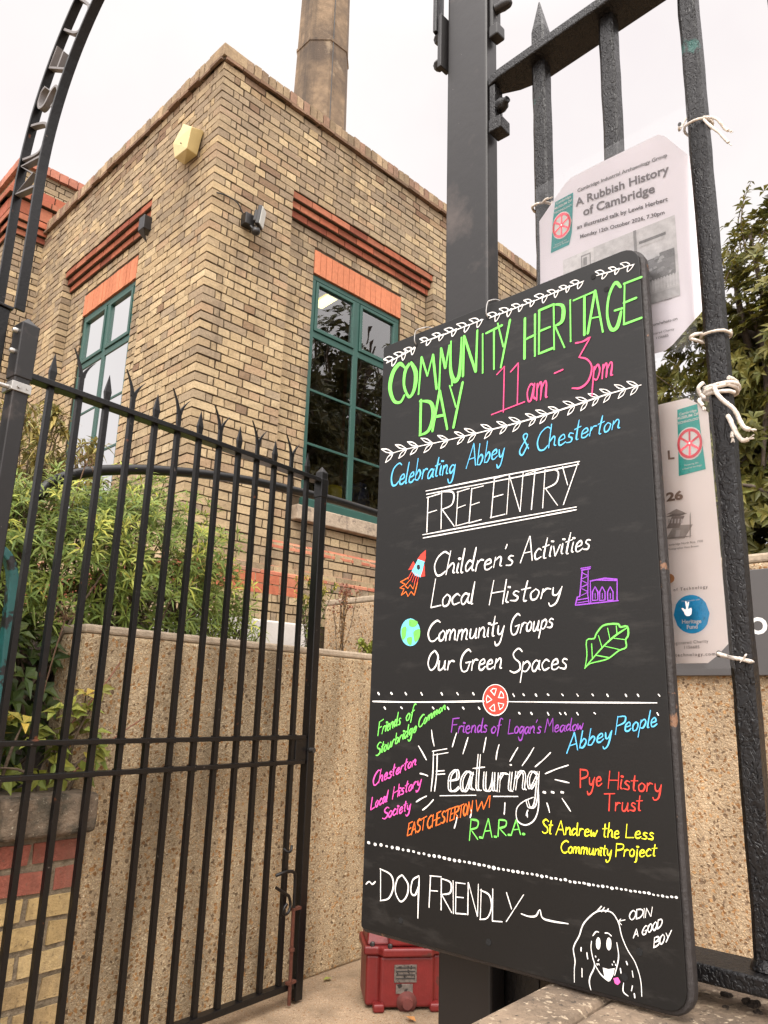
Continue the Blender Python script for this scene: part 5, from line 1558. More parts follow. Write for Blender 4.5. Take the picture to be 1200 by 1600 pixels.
for i in range(64):
    t = i / 63.0
    x = 577 + (1056 - 577) * (t ** 0.93); y = 1321 + (1404 - 1321) * (t ** 0.93) + 4 * math.sin(t * 3.0) + uni(-0.8, 0.8)
    r = uni(1.7, 2.6)
    pxs(ik, [(x - r * 0.4, y), (x + r * 0.5, y + 0.4)], r * 2.0, False, taper=1)
ik.done('white', WHITE, 'white dotted line')
ik = Ink()
pxs(ik, [(573, 1385), (578, 1381), (583, 1385), (588, 1381)], 2.2)
CC = lambda cx, cy: (540 + cx / 1.818, 1250 + cy / 1.818)
write(ik, 'DO', 594, 1410, 640, 1412, 51, 40, 2.7, 0.02)
pxs(ik, [CC(*p) for p in ((210, 222), (192, 235), (188, 268), (200, 275), (210, 250))], 2.7); pxs(ik, [CC(211, 226), CC(209, 285), CC(208, 340)], 2.7)
write(ik, 'FRIENDL', 669.5, 1421, 785, 1444, 50, 47, 2.7, 0.02); write(ik, 'Y', 783, 1440, 812, 1446, 44, 44, 2.7, 0.12)
pxs(ik, [(815, 1430), (827, 1434), (838, 1433), (844, 1424), (848, 1436), (862, 1441), (888, 1445)], 2.7)
ik.done('white', WHITE, 'white DOG FRIENDLY')
CD = lambda cx, cy: (720 + cx / 2.5, 1400 + cy / 2.5)
ik = Ink()                                                     # the dog
for P in (((443, 337), (443, 290), (446, 255), (440, 205), (462, 160), (480, 112), (520, 72), (552, 62), (590, 70), (615, 108), (628, 160), (650, 212), (680, 262), (700, 325), (705, 390)),
          ((510, 180), (508, 205), (514, 240), (522, 275), (505, 315), (502, 340), (508, 366)), ((608, 185), (615, 230), (612, 262), (600, 310)), ((522, 268), (545, 305), (576, 333)), ((634, 340), (633, 372), (652, 389)),
          ((515, 159), (528, 143), (540, 145)), ((562, 148), (575, 149), (588, 159))):
    pxs(ik, [CD(*p) for p in P], 2.2)
for P in (((530, 66), (550, 45)), ((549, 66), (561, 50)), ((565, 67), (577, 55)), ((470, 204), (470, 217)), ((492, 224), (496, 247)), ((473, 285), (474, 316)), ((645, 257), (650, 269)), ((668, 294), (672, 316)), ((622, 284), (625, 301)), ((668, 351), (665, 369)), ((675, 380), (678, 396)),
          ((525, 237), (527, 240)), ((538, 250), (536, 254)), ((531, 266), (533, 270)), ((538, 267), (540, 270)), ((597, 257), (598, 260)), ((603, 268), (604, 271)), ((590, 268), (592, 270))):
    pxs(ik, [CD(*p) for p in P], 2.1, False, taper=1)
for (x, y, rx, ry) in ((536, 188, 9, 24), (577, 190, 10, 25)): pxfill(ik, [CD(x + rx * math.cos(a * .5236), y + ry * math.sin(a * .5236)) for a in range(12)])
pxfill(ik, [CD(*p) for p in ((553, 281), (576, 287), (600, 283), (594, 310), (580, 334), (560, 318))])
pxs(ik, [CD(641, 97), CD(615, 103)], 1.9, False); pxs(ik, [CD(624, 94), CD(615, 103), CD(628, 116)], 1.9, False)
write(ik, 'ODIN', 982, 1440, 1018, 1433, 14, 14, 2.2, 0.1); write(ik, 'A', 989, 1467, 997, 1464, 12, 12, 2.2, 0.12); write(ik, 'GOOD', 1002, 1463, 1033, 1450, 13, 14, 2.3, 0.12); write(ik, 'BOY', 1020, 1482, 1046, 1470, 15, 15, 2.3, 0.12)
ik.done('white', WHITE, 'white dog drawing captioned ODIN A GOOD BOY', 'drawing')
ik = Ink(); pxfill(ik, [CD(*p) for p in ((594, 322), (612, 318), (622, 336), (611, 348), (600, 341))]); ik.done('tongue', (232, 92, 168), 'pink tongue of the dog', 'drawing')

# wire ties through the top holes, round the back edge
for (x, y, x2, y2, lab) in ((648.8, 540, 664, 515, 'thin wire tie through the top left hole of the chalkboard'), (762, 496.7, 772, 470, 'thin wire tie through the chalkboard hole in front of the post')):
    u, v = BQ(x, y); u2, v2 = BQ(x2, y2)
    k = MB()
    k.tube(smooth_path([tuple(BP(u, v, -0.002)), tuple(BP(u, v - 0.008, 0.006)), tuple(BP(u + 0.004, v - 0.03, 0.007)), tuple(BP(u2 - 0.006, -0.006, 0.003)), tuple(BP(u2, -0.012, -0.012)), tuple(BP(u2 + 0.012, -0.002, -0.03)), tuple(BP(u2 + 0.01, 0.05, -0.034))], 4), 0.0012, 6)
    tag(k.build('wire_tie', M_WIRE), lab, 'tie', 'wire ties of the chalkboard')
# ================================================================== laminated posters on the railing
class Sheet:
    """a laminated sheet hung in the fence plane; a runs right from its left edge, z is world height"""
    def __init__(self, x0, ref, W, zb, zt, curl):
        self.o = V(x0, 0.9, 0); self.W, self.zb, self.zt, self.curl = W, zb, zt, curl
        self.a0 = (at(ref[0], ref[1], self.o, nf_) - self.o).dot(uf_)
    def f(self, a, z, l=0.0):
        t = max(0.0, 1 - a / (self.W * 0.55))
        back = self.curl * t * t + 0.004 * math.sin(9 * z + 4 * a)
        return self.o + uf_ * (self.a0 + a) + nf_ * (l - back) + V(0, 0, z)
    def m(self, px, py):
        p = at(px, py, self.o, nf_)
        a = (p - self.o).dot(uf_) - self.a0
        for _ in range(4):                               # account for the bend of the sheet
            back = (self.f(a, p.z) - self.o).dot(nf_)
            p = at(px, py, self.o + nf_ * back, nf_)
            a = (p - self.o).dot(uf_) - self.a0
        return a, p.z
    def poly(self, mb, pts, l, mat_i=0, n=10, col=None):
        """fill a convex polygon given in (a, z), cut into strips so that it follows the bend"""
        amin, amax = min(p[0] for p in pts), max(p[0] for p in pts)
        def cut(a):
            zs = []
            m = len(pts)
            for i in range(m):
                (a1, z1), (a2, z2) = pts[i], pts[(i + 1) % m]
                if (a1 - a) * (a2 - a) <= 0 and abs(a1 - a2) > 1e-9: zs.append(z1 + (z2 - z1) * (a - a1) / (a2 - a1))
                elif abs(a1 - a) < 1e-9: zs.append(z1)
            return min(zs), max(zs)
        eps = (amax - amin) * 1e-4
        st = [amin + eps + (amax - amin - 2 * eps) * i / n for i in range(n + 1)]
        vs = []; K = 6
        for a in st:
            lo, hi = cut(a)
            for j in range(K + 1): vs.append(self.f(a, lo + (hi - lo) * j / K, l))
        fs = [(i * (K + 1) + j, (i + 1) * (K + 1) + j, (i + 1) * (K + 1) + j + 1, i * (K + 1) + j + 1) for i in range(n) for j in range(K)]
        mb.add(vs, fs, mat_i, col, True)
    def text(self, mb, s, p0, p1, h=None, bold=0.0, spacing=1.0, l=0.0016, hpx=None):
        a0, z0 = self.m(*p0); a1, z1 = self.m(*p1)
        if hpx: h = self.m(p0[0], p0[1] - hpx)[1] - z0
        put_text(mb, s, self.f, a0, z0, width=a1 - a0, height=h, bold=bold, spacing=spacing, slope=(z1 - z0) / (a1 - a0), lift=l)
def wheel_logo(S, root, c, rx, rz, l):
    k = MB()
    S.poly(k, [(c[0] + 1.1 * rx * math.cos(i * .2618), c[1] + 1.1 * rz * math.sin(i * .2618)) for i in range(24)], l, n=8)
    k.build('logo_disc', M_WHITE, root, fix=False)
    k = MB()
    R = [[S.f(c[0] + r * rx * math.cos(i * .1745), c[1] + r * rz * math.sin(i * .1745), l + 0.0006) for i in range(36)] for r in (0.80, 1.0)]
    k.add(R[0] + R[1], [(i, (i + 1) % 36, 36 + (i + 1) % 36, 36 + i) for i in range(36)])
    for q in range(6):
        a = q * math.pi / 3 + 0.45
        w = 0.075
        P = [(0.12, -w), (0.84, -w), (0.84, w), (0.12, w)]
        k.add([S.f(c[0] + rx * (x * math.cos(a) - y * math.sin(a)), c[1] + rz * (x * math.sin(a) + y * math.cos(a)), l + 0.0009) for x, y in P], [(0, 1, 2, 3)])
    k.add([S.f(c[0] + 0.17 * rx * math.cos(i * .5236), c[1] + 0.17 * rz * math.sin(i * .5236), l + 0.0012) for i in range(12)], [tuple(range(12))])
    k.build('logo_wheel', ink('logo_red', (222, 84, 96)), root, fix=False)
    k = MB(); k.add([S.f(c[0] + 0.07 * rx * math.cos(i * .5236), c[1] + 0.07 * rz * math.sin(i * .5236), l + 0.0016) for i in range(12)], [tuple(range(12))]); k.build('logo_hub', M_WHITE, root, fix=False)

# ---- poster at the top: a talk
S1 = Sheet(1.212, (846, 420), 0.335, 1.93, 2.445, 0.009)
p1 = thing('poster', 'laminated white poster for a rubbish history talk tied high on the railing', 'poster', S1.f(0.16, 1.93), 'laminated posters on the railing')
aR = S1.m(1078, 250)[0]
zB = S1.m(1094, 538)[1]
aL = S1.m(844, 425)[0]
tr, tl = S1.m(1033, 208), S1.m(888, 283)
ztop = tr[1]
k = MB(); S1.poly(k, [(aL, zB + 0.03), (aL + 0.026, zB + 0.006), (aR - 0.062, zB + 0.006), (aR, zB + 0.062), (aR, S1.m(1076, 245)[1]), (tr[0], ztop), (tl[0], ztop), (aL, ztop - 0.062)], 0.0, n=24)
k.build('paper', M_PAPER, p1, fix=False)
k = MB(); S1.poly(k, [(aL - 0.006, zB - 0.006), (aR + 0.004, zB - 0.006), (aR + 0.006, ztop + 0.03), (aL - 0.006, ztop + 0.018)], 0.003, n=20)
k.build('laminate', M_FILM, p1, fix=False)
k = MB()
S1.text(k, 'Cambridge Industrial Archaeology Group', (903, 301), (1043, 245), bold=0.014)
S1.text(k, 'an illustrated talk by Lewis Herbert', (902, 359), (1044, 314.5), bold=0.02)
S1.text(k, 'Monday 12th October 2026, 7.30pm', (907, 373), (1039, 335), bold=0.02)
S1.text(k, 'CB5 8LD', (1023.5, 473.5), (1051, 467), bold=0.02)
S1.text(k, 'com/whats-on', (1018, 511), (1059, 500), bold=0.01)
S1.text(k, 'Registered Charity', (1012, 526), (1054, 516)); S1.text(k, '1156685', (1026, 530.5), (1045, 526))
k.build('lettering', ink('print_grey', (100, 95, 99)), p1, fix=False)
k = MB()
S1.text(k, 'A Rubbish History', (900, 323.5), (1046, 270), bold=0.022); S1.text(k, 'of Cambridge', (912, 338), (1024, 301), bold=0.022)
k.build('lettering', ink('print_mid', (116, 111, 115)), p1, fix=False)
q = [S1.m(*p) for p in ((865.5, 317.6), (896, 301), (893, 381), (861, 396))]
k = MB(); S1.poly(k, q, 0.001, n=8); k.build('logo_panel', ink('logo_teal', (62, 158, 156)), p1, fix=False)
k = MB()
S1.text(k, 'Cambridge', (870, 321), (893, 309), l=0.0022, bold=0.01); S1.text(k, 'MUSEUM OF', (867.5, 329), (894.5, 315), l=0.0022, bold=0.02); S1.text(k, 'TECHNOLOGY', (866.5, 336), (894.5, 322), l=0.0022, bold=0.02)
S1.text(k, 'Powering the', (868, 385), (886, 376), l=0.0022); S1.text(k, 'industrial heritage', (865, 389), (890, 378), l=0.0022)
k.build('lettering', M_WHITE, p1, fix=False)
c1 = S1.m(878.5, 353); wheel_logo(S1, p1, c1, S1.m(893, 349)[0] - c1[0], c1[1] - S1.m(878.5, 372)[1], 0.0026)
# the printed photograph: a long wall with a sign, window, garage hedge and paling fence in soft greys
k = MB()
gA, gB = S1.m(880, 404), S1.m(1054.5, 336)
zt_, zb_ = gB[1], S1.m(1062, 462)[1]
g_ = lambda v: (v, v, v * 1.01)
def gray(pts, v, l): S1.poly(k, pts, l, col=g_(v), n=6)
def fr_(a, b): return (gA[0] + (gB[0] - gA[0]) * a, zb_ + (zt_ - zb_) * b)
gray([fr_(0, 0), fr_(1, 0), fr_(1, 1), fr_(0, 1)], 0.60, 0.001)
gray([fr_(0, .55), fr_(.3, .75), fr_(.3, 1), fr_(0, 1)], 0.70, 0.0013)
for (a0, b0, a1, b1, v) in ((.18, .56, .27, .95, .30), (.19, .58, .262, .93, .62), (.20, .80, .235, .91, .28), (.20, .70, .26, .73, .3), (.655, .5, .68, 1.0, .28), (.70, .80, .92, .835, .2), (.70, .76, .92, .795, .62), (.70, .5, .86, .56, .18), (.68, .28, .98, .50, .24), (.80, .28, .9, .40, .55), (.55, .0, 1, .12, .5), (.0, .0, .5, .3, .52), (.86, .5, .98, .6, .2)):
    gray([fr_(a0, b0), fr_(a1, b0), fr_(a1, b1), fr_(a0, b1)], v, 0.0016 + 0.0004 * random.random())
for i in range(16): gray([fr_(.62 + i * .0238, .14), fr_(.62 + i * .0238 + .012, .14), fr_(.62 + i * .0238 + .012, .29), fr_(.62 + i * .0238, .29)], .66, 0.0023)
for i in range(26):
    a, b = uni(0.66, 0.96), uni(0.3, 0.55); r = uni(.01, .03)
    gray([fr_(a - r, b - r), fr_(a + r, b - r * .6), fr_(a + r * .6, b + r), fr_(a - r * .7, b + r * .8)], uni(.16, .42), 0.0021 + 0.00001 * i)
k.build('printed_photo', mat('print_ink', attr=True, rough=0.6, var=0.22, scale=70), p1, fix=False)
k = MB()
for (x, y) in ((1080, 529), (1063, 196)):
    a, z = S1.m(x, y); k.add([S1.f(a + 0.0035 * math.cos(i * .5236), z + 0.0045 * math.sin(i * .5236), 0.0038) for i in range(12)], [tuple(range(12))])
k.build('eyelet', M_DARKMETAL, p1, fix=False)

# ---- poster lower down: festival sheet, mostly behind the chalkboard
S2 = Sheet(1.214, (1030, 900), 0.10, 1.36, 1.86, 0.0)
S2.a0 -= 0.235; S2.W = 0.335
p2 = thing('poster', 'laminated cream poster with turquoise logo and blue roundel, lower on the railing', 'poster', S2.f(0.2, 1.36), 'laminated posters on the railing')
rT, rB = S2.m(1110, 652), S2.m(1135, 1004)
rr_ = 0.5 * (rT[0] + rB[0])
zt2, zb2 = S2.m(1078.7, 620.7)[1], S2.m(1110.7, 1036)[1]
k = MB(); S2.poly(k, [(0.004, zb2 + .04), (.03, zb2), (S2.m(1110.7, 1036)[0], zb2), (rr_, S2.m(1135, 1006)[1]), (rr_, S2.m(1104, 645)[1]), (S2.m(1078.7, 620.7)[0], zt2), (.03, zt2), (0.004, zt2 - .04)], 0.0, n=20)
k.build('paper', M_PAPER2, p2, fix=False)
k = MB(); S2.poly(k, [(-0.006, zb2 - 0.009), (rr_ + 0.008, zb2 - 0.009), (rr_ + 0.008, zt2 + 0.008), (-0.006, zt2 + 0.008)], 0.003, n=20)
k.build('laminate', M_FILM, p2, fix=False)
q = [S2.m(*p) for p in ((1054, 642), (1094, 630), (1103, 733), (1061, 744))]
k = MB(); S2.poly(k, q, 0.001, n=8); k.build('logo_panel', ink('logo_turquoise', (48, 168, 158)), p2, fix=False)
c2 = S2.m(1078.4, 693.3); wheel_logo(S2, p2, c2, S2.m(1098, 689)[0] - c2[0], c2[1] - S2.m(1078.4, 717)[1], 0.0020)
k = MB()
S2.text(k, 'Cambridge', (1062, 650), (1089, 643), l=0.002, bold=0.01); S2.text(k, 'MUSEUM OF', (1058, 657), (1093, 648.5), l=0.002, bold=0.025); S2.text(k, 'TECHNOLOGY', (1057, 664.5), (1095, 655), l=0.002, bold=0.025)
S2.text(k, 'Powering the', (1070.5, 729), (1092, 724), l=0.002); S2.text(k, 'industrial heritage', (1067, 735), (1097, 728), l=0.002)
k.build('lettering', M_WHITE, p2, fix=False)
k = MB()
S2.text(k, 'L', (1044.5, 718), (1054.5, 717), hpx=14, bold=0.03); S2.text(k, '26', (1042, 783.5), (1068, 779.5), bold=0.045, hpx=13)
k.build('lettering', ink('print_brown', (134, 112, 98)), p2, fix=False)
k = MB()
S2.text(k, 'Cambridge North Box, 1930', (1043, 853.5), (1099, 847)); S2.text(k, 'Photographer Hans Brown', (1044, 860), (1092, 854.5))
S2.text(k, 'of Technology', (1053, 924), (1106.5, 919), bold=0.012, spacing=1.35)
S2.text(k, 'Registered Charity', (1049, 1007.8), (1107.5, 1004), spacing=1.1); S2.text(k, '1156685', (1070, 1013.8), (1093.5, 1013), spacing=1.1)
S2.text(k, 'technology.com', (1055.8, 1026), (1118, 1024), bold=0.012, spacing=1.35)
k.build('lettering', ink('print_warm_grey', (120, 108, 104)), p2, fix=False)
k = MB()                                   # little drawing of a signal box
def sk(x0, y0, x1, y1, v, l):
    pts = [S2.m(x0, y0), S2.m(x1, y0 - (x1 - x0) * 0.06), S2.m(x1, y1 - (x1 - x0) * 0.06), S2.m(x0, y1)]
    S2.poly(k, pts, l, col=v, n=3)
sk(1041, 822, 1083, 843, (.42, .37, .34), 0.0012); sk(1042, 808, 1070, 826, (.30, .25, .23), 0.0014)
for i in range(5): sk(1044 + i * 5, 811, 1047.4 + i * 5, 818, (.62, .57, .55), 0.0017)
sk(1041, 804, 1074, 808, (.24, .2, .18), 0.0018); S2.poly(k, [S2.m(1042, 804), S2.m(1058, 795), S2.m(1074, 803)], 0.0015, col=(.36, .31, .28), n=4)
sk(1078.5, 800, 1079.6, 843, (.24, .2, .18), 0.002); sk(1055, 829, 1064, 843, (.55, .5, .48), 0.0019); sk(1040, 840, 1083, 842, (.3, .26, .24), 0.0021)
k.build('printed_drawing', MATS['print_ink'], p2, fix=False)
k = MB(); c3 = S2.m(1080.6, 959.6); rx3, rz3 = S2.m(1109, 957)[0] - c3[0], c3[1] - S2.m(1080.6, 990)[1]
S2.poly(k, [(c3[0] + rx3 * math.cos(i * .1745), c3[1] + rz3 * math.sin(i * .1745)) for i in range(36)], 0.001, n=12)
k.build('roundel', ink('fund_blue', (18, 152, 204)), p2, fix=False)
k = MB()
S2.text(k, 'Heritage', (1066.5, 974.5), (1096.8, 973.5), l=0.002, bold=0.025); S2.text(k, 'Fund', (1074, 983), (1091, 982), l=0.002, bold=0.025)
S2.text(k, 'Made possible with', (1066, 941), (1094, 938), l=0.002)
H_ = lambda pts: k.add([S2.f(*S2.m(1040 + x / 6.156, 850 + y / 6.156), 0.002 + 0.0003 * len(k.f) * 0.1) for x, y in pts], [tuple(range(len(pts)))])
H_([(240, 640), (290, 640), (300, 660), (296, 688), (276, 706), (250, 706), (234, 692), (226, 668)])          # palm
H_([(200, 634), (214, 628), (240, 648), (238, 672), (222, 664)])                                             # thumb
H_([(236, 566), (250, 566), (268, 640), (248, 642)]); H_([(262, 572), (276, 572), (262, 642), (244, 642)])    # crossed fingers
H_([(276, 632), (296, 628), (302, 650), (288, 662)])
k.build('lettering', M_WHITE, p2, fix=False)
k = MB(); a, z = S2.m(1047, 904); k.add([S2.f(a + .008 * math.cos(i * .5236), z + .008 * math.sin(i * .5236), 0.0015) for i in range(12)], [tuple(range(12))]); k.build('orange_dot', ink('dot_orange', (196, 140, 92)), p2, fix=False)
k = MB()
for (x, y) in ((1094, 626.5), (1124.5, 1022)):
    a, z = S2.m(x, y); k.add([S2.f(a + 0.0045 * math.cos(i * .5236), z + 0.0055 * math.sin(i * .5236), 0.0038) for i in range(12)], [tuple(range(12))])
k.build('eyelet', M_DARKMETAL, p2, fix=False)

# ---- strings
def wrap(k, s, z, r=0.0265, th=0.0034, turns=1, rise=0.006, tilt=0.0, st=0.0):
    pts = []
    n = 16
    for i in range(int(n * turns) + 1):
        a = st + 2 * math.pi * i / n
        sq = max(abs(math.cos(a)), abs(math.sin(a)))
        rr = r * (0.80 + 0.2 / sq) * (0.93)
        pts.append(tuple(FP(s + rr * math.cos(a), z + rise * i / n + tilt * math.cos(a), rr * math.sin(a))))
    k.tube(pts, th, 7, wob=0.12)
def strand(k, pts, th=0.0034, sub=6):
    p = smooth_path([tuple(Vector(q)) for q in pts], sub)
    k.tube(p, th, 7, wob=0.14)
    e, d = Vector(p[-1]), (Vector(p[-1]) - Vector(p[-2])).normalized()
    for i in range(4): k.tube([e, e + d * 0.008 + V(uni(-.003, .003), uni(-.003, .003), uni(-.003, .003))], th * 0.3, 4)
fn = lambda d=0.02: F0 + nf_ * d
def on(px, py, d=0.022): return at(px, py, fn(d), nf_)
s3 = BS[2]
GRP = 'string ties of the posters'
k = MB(); z = on(1095, 186).z; wrap(k, s3, z, th=0.0026, turns=1.1)
strand(k, [on(1100, 183, .02), on(1115, 184, .03), on(1124, 190, .035), on(1131, 200, .03), on(1138, 204, .03)], 0.0028); strand(k, [on(1100, 187, .02), on(1110, 197, .03), on(1122, 206, .03), on(1130, 214, .03), on(1138, 223, .03)], 0.0028)
strand(k, [on(1072, 185, .02), on(1062, 203, .025), S1.f(*S1.m(1063, 203), 0.006)], 0.0022)
tag(k.build('string_tie', M_STRING), 'white string round the third bar with two loose tails at the poster top', 'string', GRP)
k = MB(); z = on(1110, 521).z; wrap(k, s3, z, th=0.0027, turns=1.05)
strand(k, [on(1096, 521, .022), S1.f(*S1.m(1086, 526), 0.008), S1.f(*S1.m(1080, 530), 0.004), S1.f(*S1.m(1088, 533), 0.006), on(1097, 535, .015)], 0.003)
tag(k.build('string_tie', M_STRING), 'single white string loop at the talk poster lower right corner', 'string', GRP)
k = MB(); z = on(1115, 606).z
wrap(k, s3, z - .012, r=.028, th=0.0038, turns=2.1, rise=0.012, st=0.4); wrap(k, s3, z - .003, r=.031, th=0.0038, turns=1.2, rise=0.004, st=1.0, tilt=0.004)
strand(k, [on(1099, 598, .03), on(1091, 606, .035), on(1094, 616, .03), on(1100, 622, .03), S2.f(*S2.m(1094, 627), 0.005), S2.f(*S2.m(1100, 636), 0.006)], 0.0034)
strand(k, [on(1116, 604, .03), on(1121, 616, .04), on(1133, 628, .045), on(1147, 640, .045), on(1155, 655, .04), on(1163, 668, .04), on(1172, 671, .04)], 0.0038)
strand(k, [on(1131, 640, .0), on(1140, 655, .02), on(1150, 676, .03), on(1160, 688, .03), on(1169, 686, .03)], 0.0040); strand(k, [on(1136, 652, .0), on(1141, 670, .01), on(1144, 684, .015)], 0.0034)
tag(k.build('string_tie', M_STRING), 'thick knotted white string with hanging tails above the cream poster', 'string', GRP)
k = MB()
strand(k, [S2.f(*S2.m(1124, 1022), 0.004), S2.f(*S2.m(1128, 1023), 0.009), on(1140, 1027, .028), on(1158, 1030, .030), on(1170, 1033, .026), on(1176, 1034, .0)], 0.0034); strand(k, [on(1162, 1030, .03), on(1164, 1025, .036), on(1166, 1023, .032), on(1163, 1027, .034)], 0.0014)
tag(k.build('string_tie', M_STRING), 'short white string at the cream poster lower right corner', 'string', GRP)
k = MB(); s1_ = BS[0]; z = on(842, 320).z; wrap(k, s1_, z, th=0.0030, turns=1.1, tilt=-0.004)
strand(k, [on(846, 318, .02), S1.f(*S1.m(855, 314), 0.006), S1.f(*S1.m(859, 312), 0.005)], 0.0026)
tag(k.build('string_tie', M_STRING), 'white string loop round the first bar at the talk poster left side', 'string', GRP)
# ================================================================== plants
def leaf(mb, p, d, n, L, W, col, fold=0.25, droop=0.15):
    """one leaf: two folded halves of two faces each"""
    d = d.normalized()
    s = d.cross(n)
    s = s.normalized() if s.length > 1e-4 else d.cross(X3).normalized()
    n = s.cross(d)
    b = p
    m = p + d * (L * 0.42) + n * (L * 0.04)
    t = p + d * L - Z3 * (L * droop)
    l = p + d * (L * 0.45) + s * (W * 0.5) + n * (W * fold)
    r = p + d * (L * 0.45) - s * (W * 0.5) + n * (W * fold)
    mb.add([b, m, t, l, r], [(0, 1, 3), (1, 2, 3), (0, 4, 1), (1, 4, 2)], 0, col)
def rdir(zb=0.0):
    while True:
        v = V(uni(-1, 1), uni(-1, 1), uni(-1, 1))
        if 0.05 < v.length < 1: break
    v = v.normalized(); v.z += zb
    return v.normalized()
def jcol(c, j=0.25, y=0.0):
    k = uni(1 - j, 1 + j)
    t = uni(0, y)
    return (c[0] * k * (1 + 0.9 * t), c[1] * k * (1 + 0.25 * t), c[2] * k * (1 - 0.3 * t))
def whorl(mb, p, up, n, L, W, col, spread=0.9):
    up = up.normalized()
    a0 = uni(0, 6.28)
    u = up.cross(X3 if abs(up.x) < 0.9 else Y3).normalized(); w = up.cross(u)
    for i in range(n):
        a = a0 + 6.283 * i / n + uni(-.25, .25)
        rd = u * math.cos(a) + w * math.sin(a)
        leaf(mb, p, rd * spread + up * uni(0.15, 0.7), up, L * uni(0.7, 1.15), W * uni(0.8, 1.2), jcol(col, 0.28, 0.5), droop=uni(0.05, 0.35))

# evergreen bush with narrow leaflets behind the gate
def bush(name, label, cat, blobs, count, L, W, col, base_z, nl=7, group=None, seed=1, young=(0.30, 0.37, 0.08), stems=24, keep=None):
    random.seed(seed)
    c0 = blobs[0][0]
    root = thing(name, label, cat, (c0[0], c0[1], base_z), group)
    fo, st = MB(), MB()
    vol = [b[1][0] * b[1][1] * b[1][2] for b in blobs]; tv = sum(vol)
    for (c, r), v in zip(blobs, vol):
        n = int(count * v / tv)
        for i in range(n):
            d = rdir(0.25)
            k = uni(0.4, 1.22) ** 0.5 * (1 + 0.10 * math.sin(7 * d.x + 3) * math.cos(6 * d.y + 9 * d.z))
            p = V(c[0] + d.x * r[0] * k, c[1] + d.y * r[1] * k, c[2] + d.z * r[2] * k)
            if p.z < base_z: continue
            if keep and not keep(p): continue
            cc_ = young if (random.random() < 0.35 and k > 0.9 and d.z > -0.2) else col
            whorl(fo, p, d * 0.7 + V(0, 0, 0.6) + V(-0.2, -0.4, 0), nl, L, W, cc_)
            if i % max(1, n // stems) == 0:
                b0 = V(c[0] + uni(-.1, .1), c[1] + uni(-.1, .1), base_z)
                st.tube(smooth_path([tuple(b0), tuple((b0 + p) * 0.5 + V(uni(-.05, .05), uni(-.05, .05), 0.04)), tuple(p)], 4), [0.008, 0.0075, 0.007, 0.0065, 0.006, 0.005, 0.004, 0.0035, 0.003], 5)
    fo.build('foliage', M_LEAF, root, fix=False)
    if st.v: st.build('stem', M_BARK, root)
    return root
GREENB = (0.135, 0.205, 0.046)
bush('shrub', 'dense green shrub with narrow leaflets spilling over the concrete wall behind the gate', 'shrub',
     [((1.75, 3.45, 1.88), (0.52, 0.34, 0.44)), ((1.28, 3.32, 1.83), (0.42, 0.26, 0.38)), ((2.10, 3.50, 1.72), (0.32, 0.28, 0.32)), ((2.30, 3.45, 1.62), (0.18, 0.2, 0.18)), ((0.98, 3.4, 1.80), (0.35, 0.30, 0.40)), ((1.62, 3.40, 2.0), (0.28, 0.2, 0.25))],
     2500, 0.076, 0.0105, GREENB, 1.2, seed=3, keep=lambda p: not (p.x > 1.30 and p.y < 3.2 and p.z < 1.60))
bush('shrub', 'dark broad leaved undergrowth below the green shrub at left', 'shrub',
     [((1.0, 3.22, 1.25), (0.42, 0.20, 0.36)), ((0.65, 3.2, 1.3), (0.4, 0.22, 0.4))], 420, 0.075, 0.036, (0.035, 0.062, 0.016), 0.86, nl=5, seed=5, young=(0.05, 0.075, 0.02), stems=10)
bush('shrub', 'yellowing leafy stems growing over the brick pier coping', 'shrub',
     [((1.08, 2.98, 1.09), (0.24, 0.07, 0.13)), ((1.30, 2.95, 1.12), (0.15, 0.05, 0.16))], 60, 0.075, 0.034, (0.17, 0.22, 0.05), 0.93, nl=4, seed=8, young=(0.34, 0.30, 0.07), stems=6)
# taller loose shrub with dried flower spikes in front of the pale window
random.seed(11)
bud = thing('shrub', 'loose olive shrub with drying flower spikes in front of the pale window', 'shrub', (1.25, 3.85, 1.0))
fo, st, dr = MB(), MB(), MB()
for i in range(84):
    b0 = V(uni(0.95, 1.45), uni(3.7, 4.0), 1.0)
    tx, tz = uni(0.75, 1.56), uni(2.20, 2.66)
    if tx > 1.40: tz = uni(2.2, 2.52)
    tp = V(tx, uni(3.6, 4.05), tz)
    mid = (b0 + tp) * 0.5 + V(uni(-.08, .08), 0, 0.10)
    path = smooth_path([tuple(b0), tuple(mid), tuple(tp), tuple(tp + V(uni(-.08, .12), uni(-.08, .04), uni(-0.02, 0.06)))], 7)
    st.tube(path, [0.006 - 0.0045 * j / len(path) for j in range(len(path))], 5)
    for j in range(len(path) // 3, len(path)):
        for q in range(4):
            p = Vector(path[j])
            leaf(fo, p, rdir(0.1), Z3, uni(.045, .09), uni(.012, .022), jcol((0.21, 0.22, 0.09), .35, .7), droop=.3)
    if i % 3 == 0:
        e, d = Vector(path[-1]), (Vector(path[-1]) - Vector(path[-3])).normalized()
        for q in range(34):
            t = q / 34
            p = e + d * (0.13 * t); rr = 0.018 * (1 - t * 0.8)
            leaf(dr, p, rdir(), Z3, rr * uni(.8, 1.5), rr * .7, jcol((0.26, 0.20, 0.11), .3))
fo.build('foliage', M_LEAF, bud, fix=False); st.build('stem', M_BARK, bud); dr.build('flower_spike', M_LEAF, bud, fix=False)
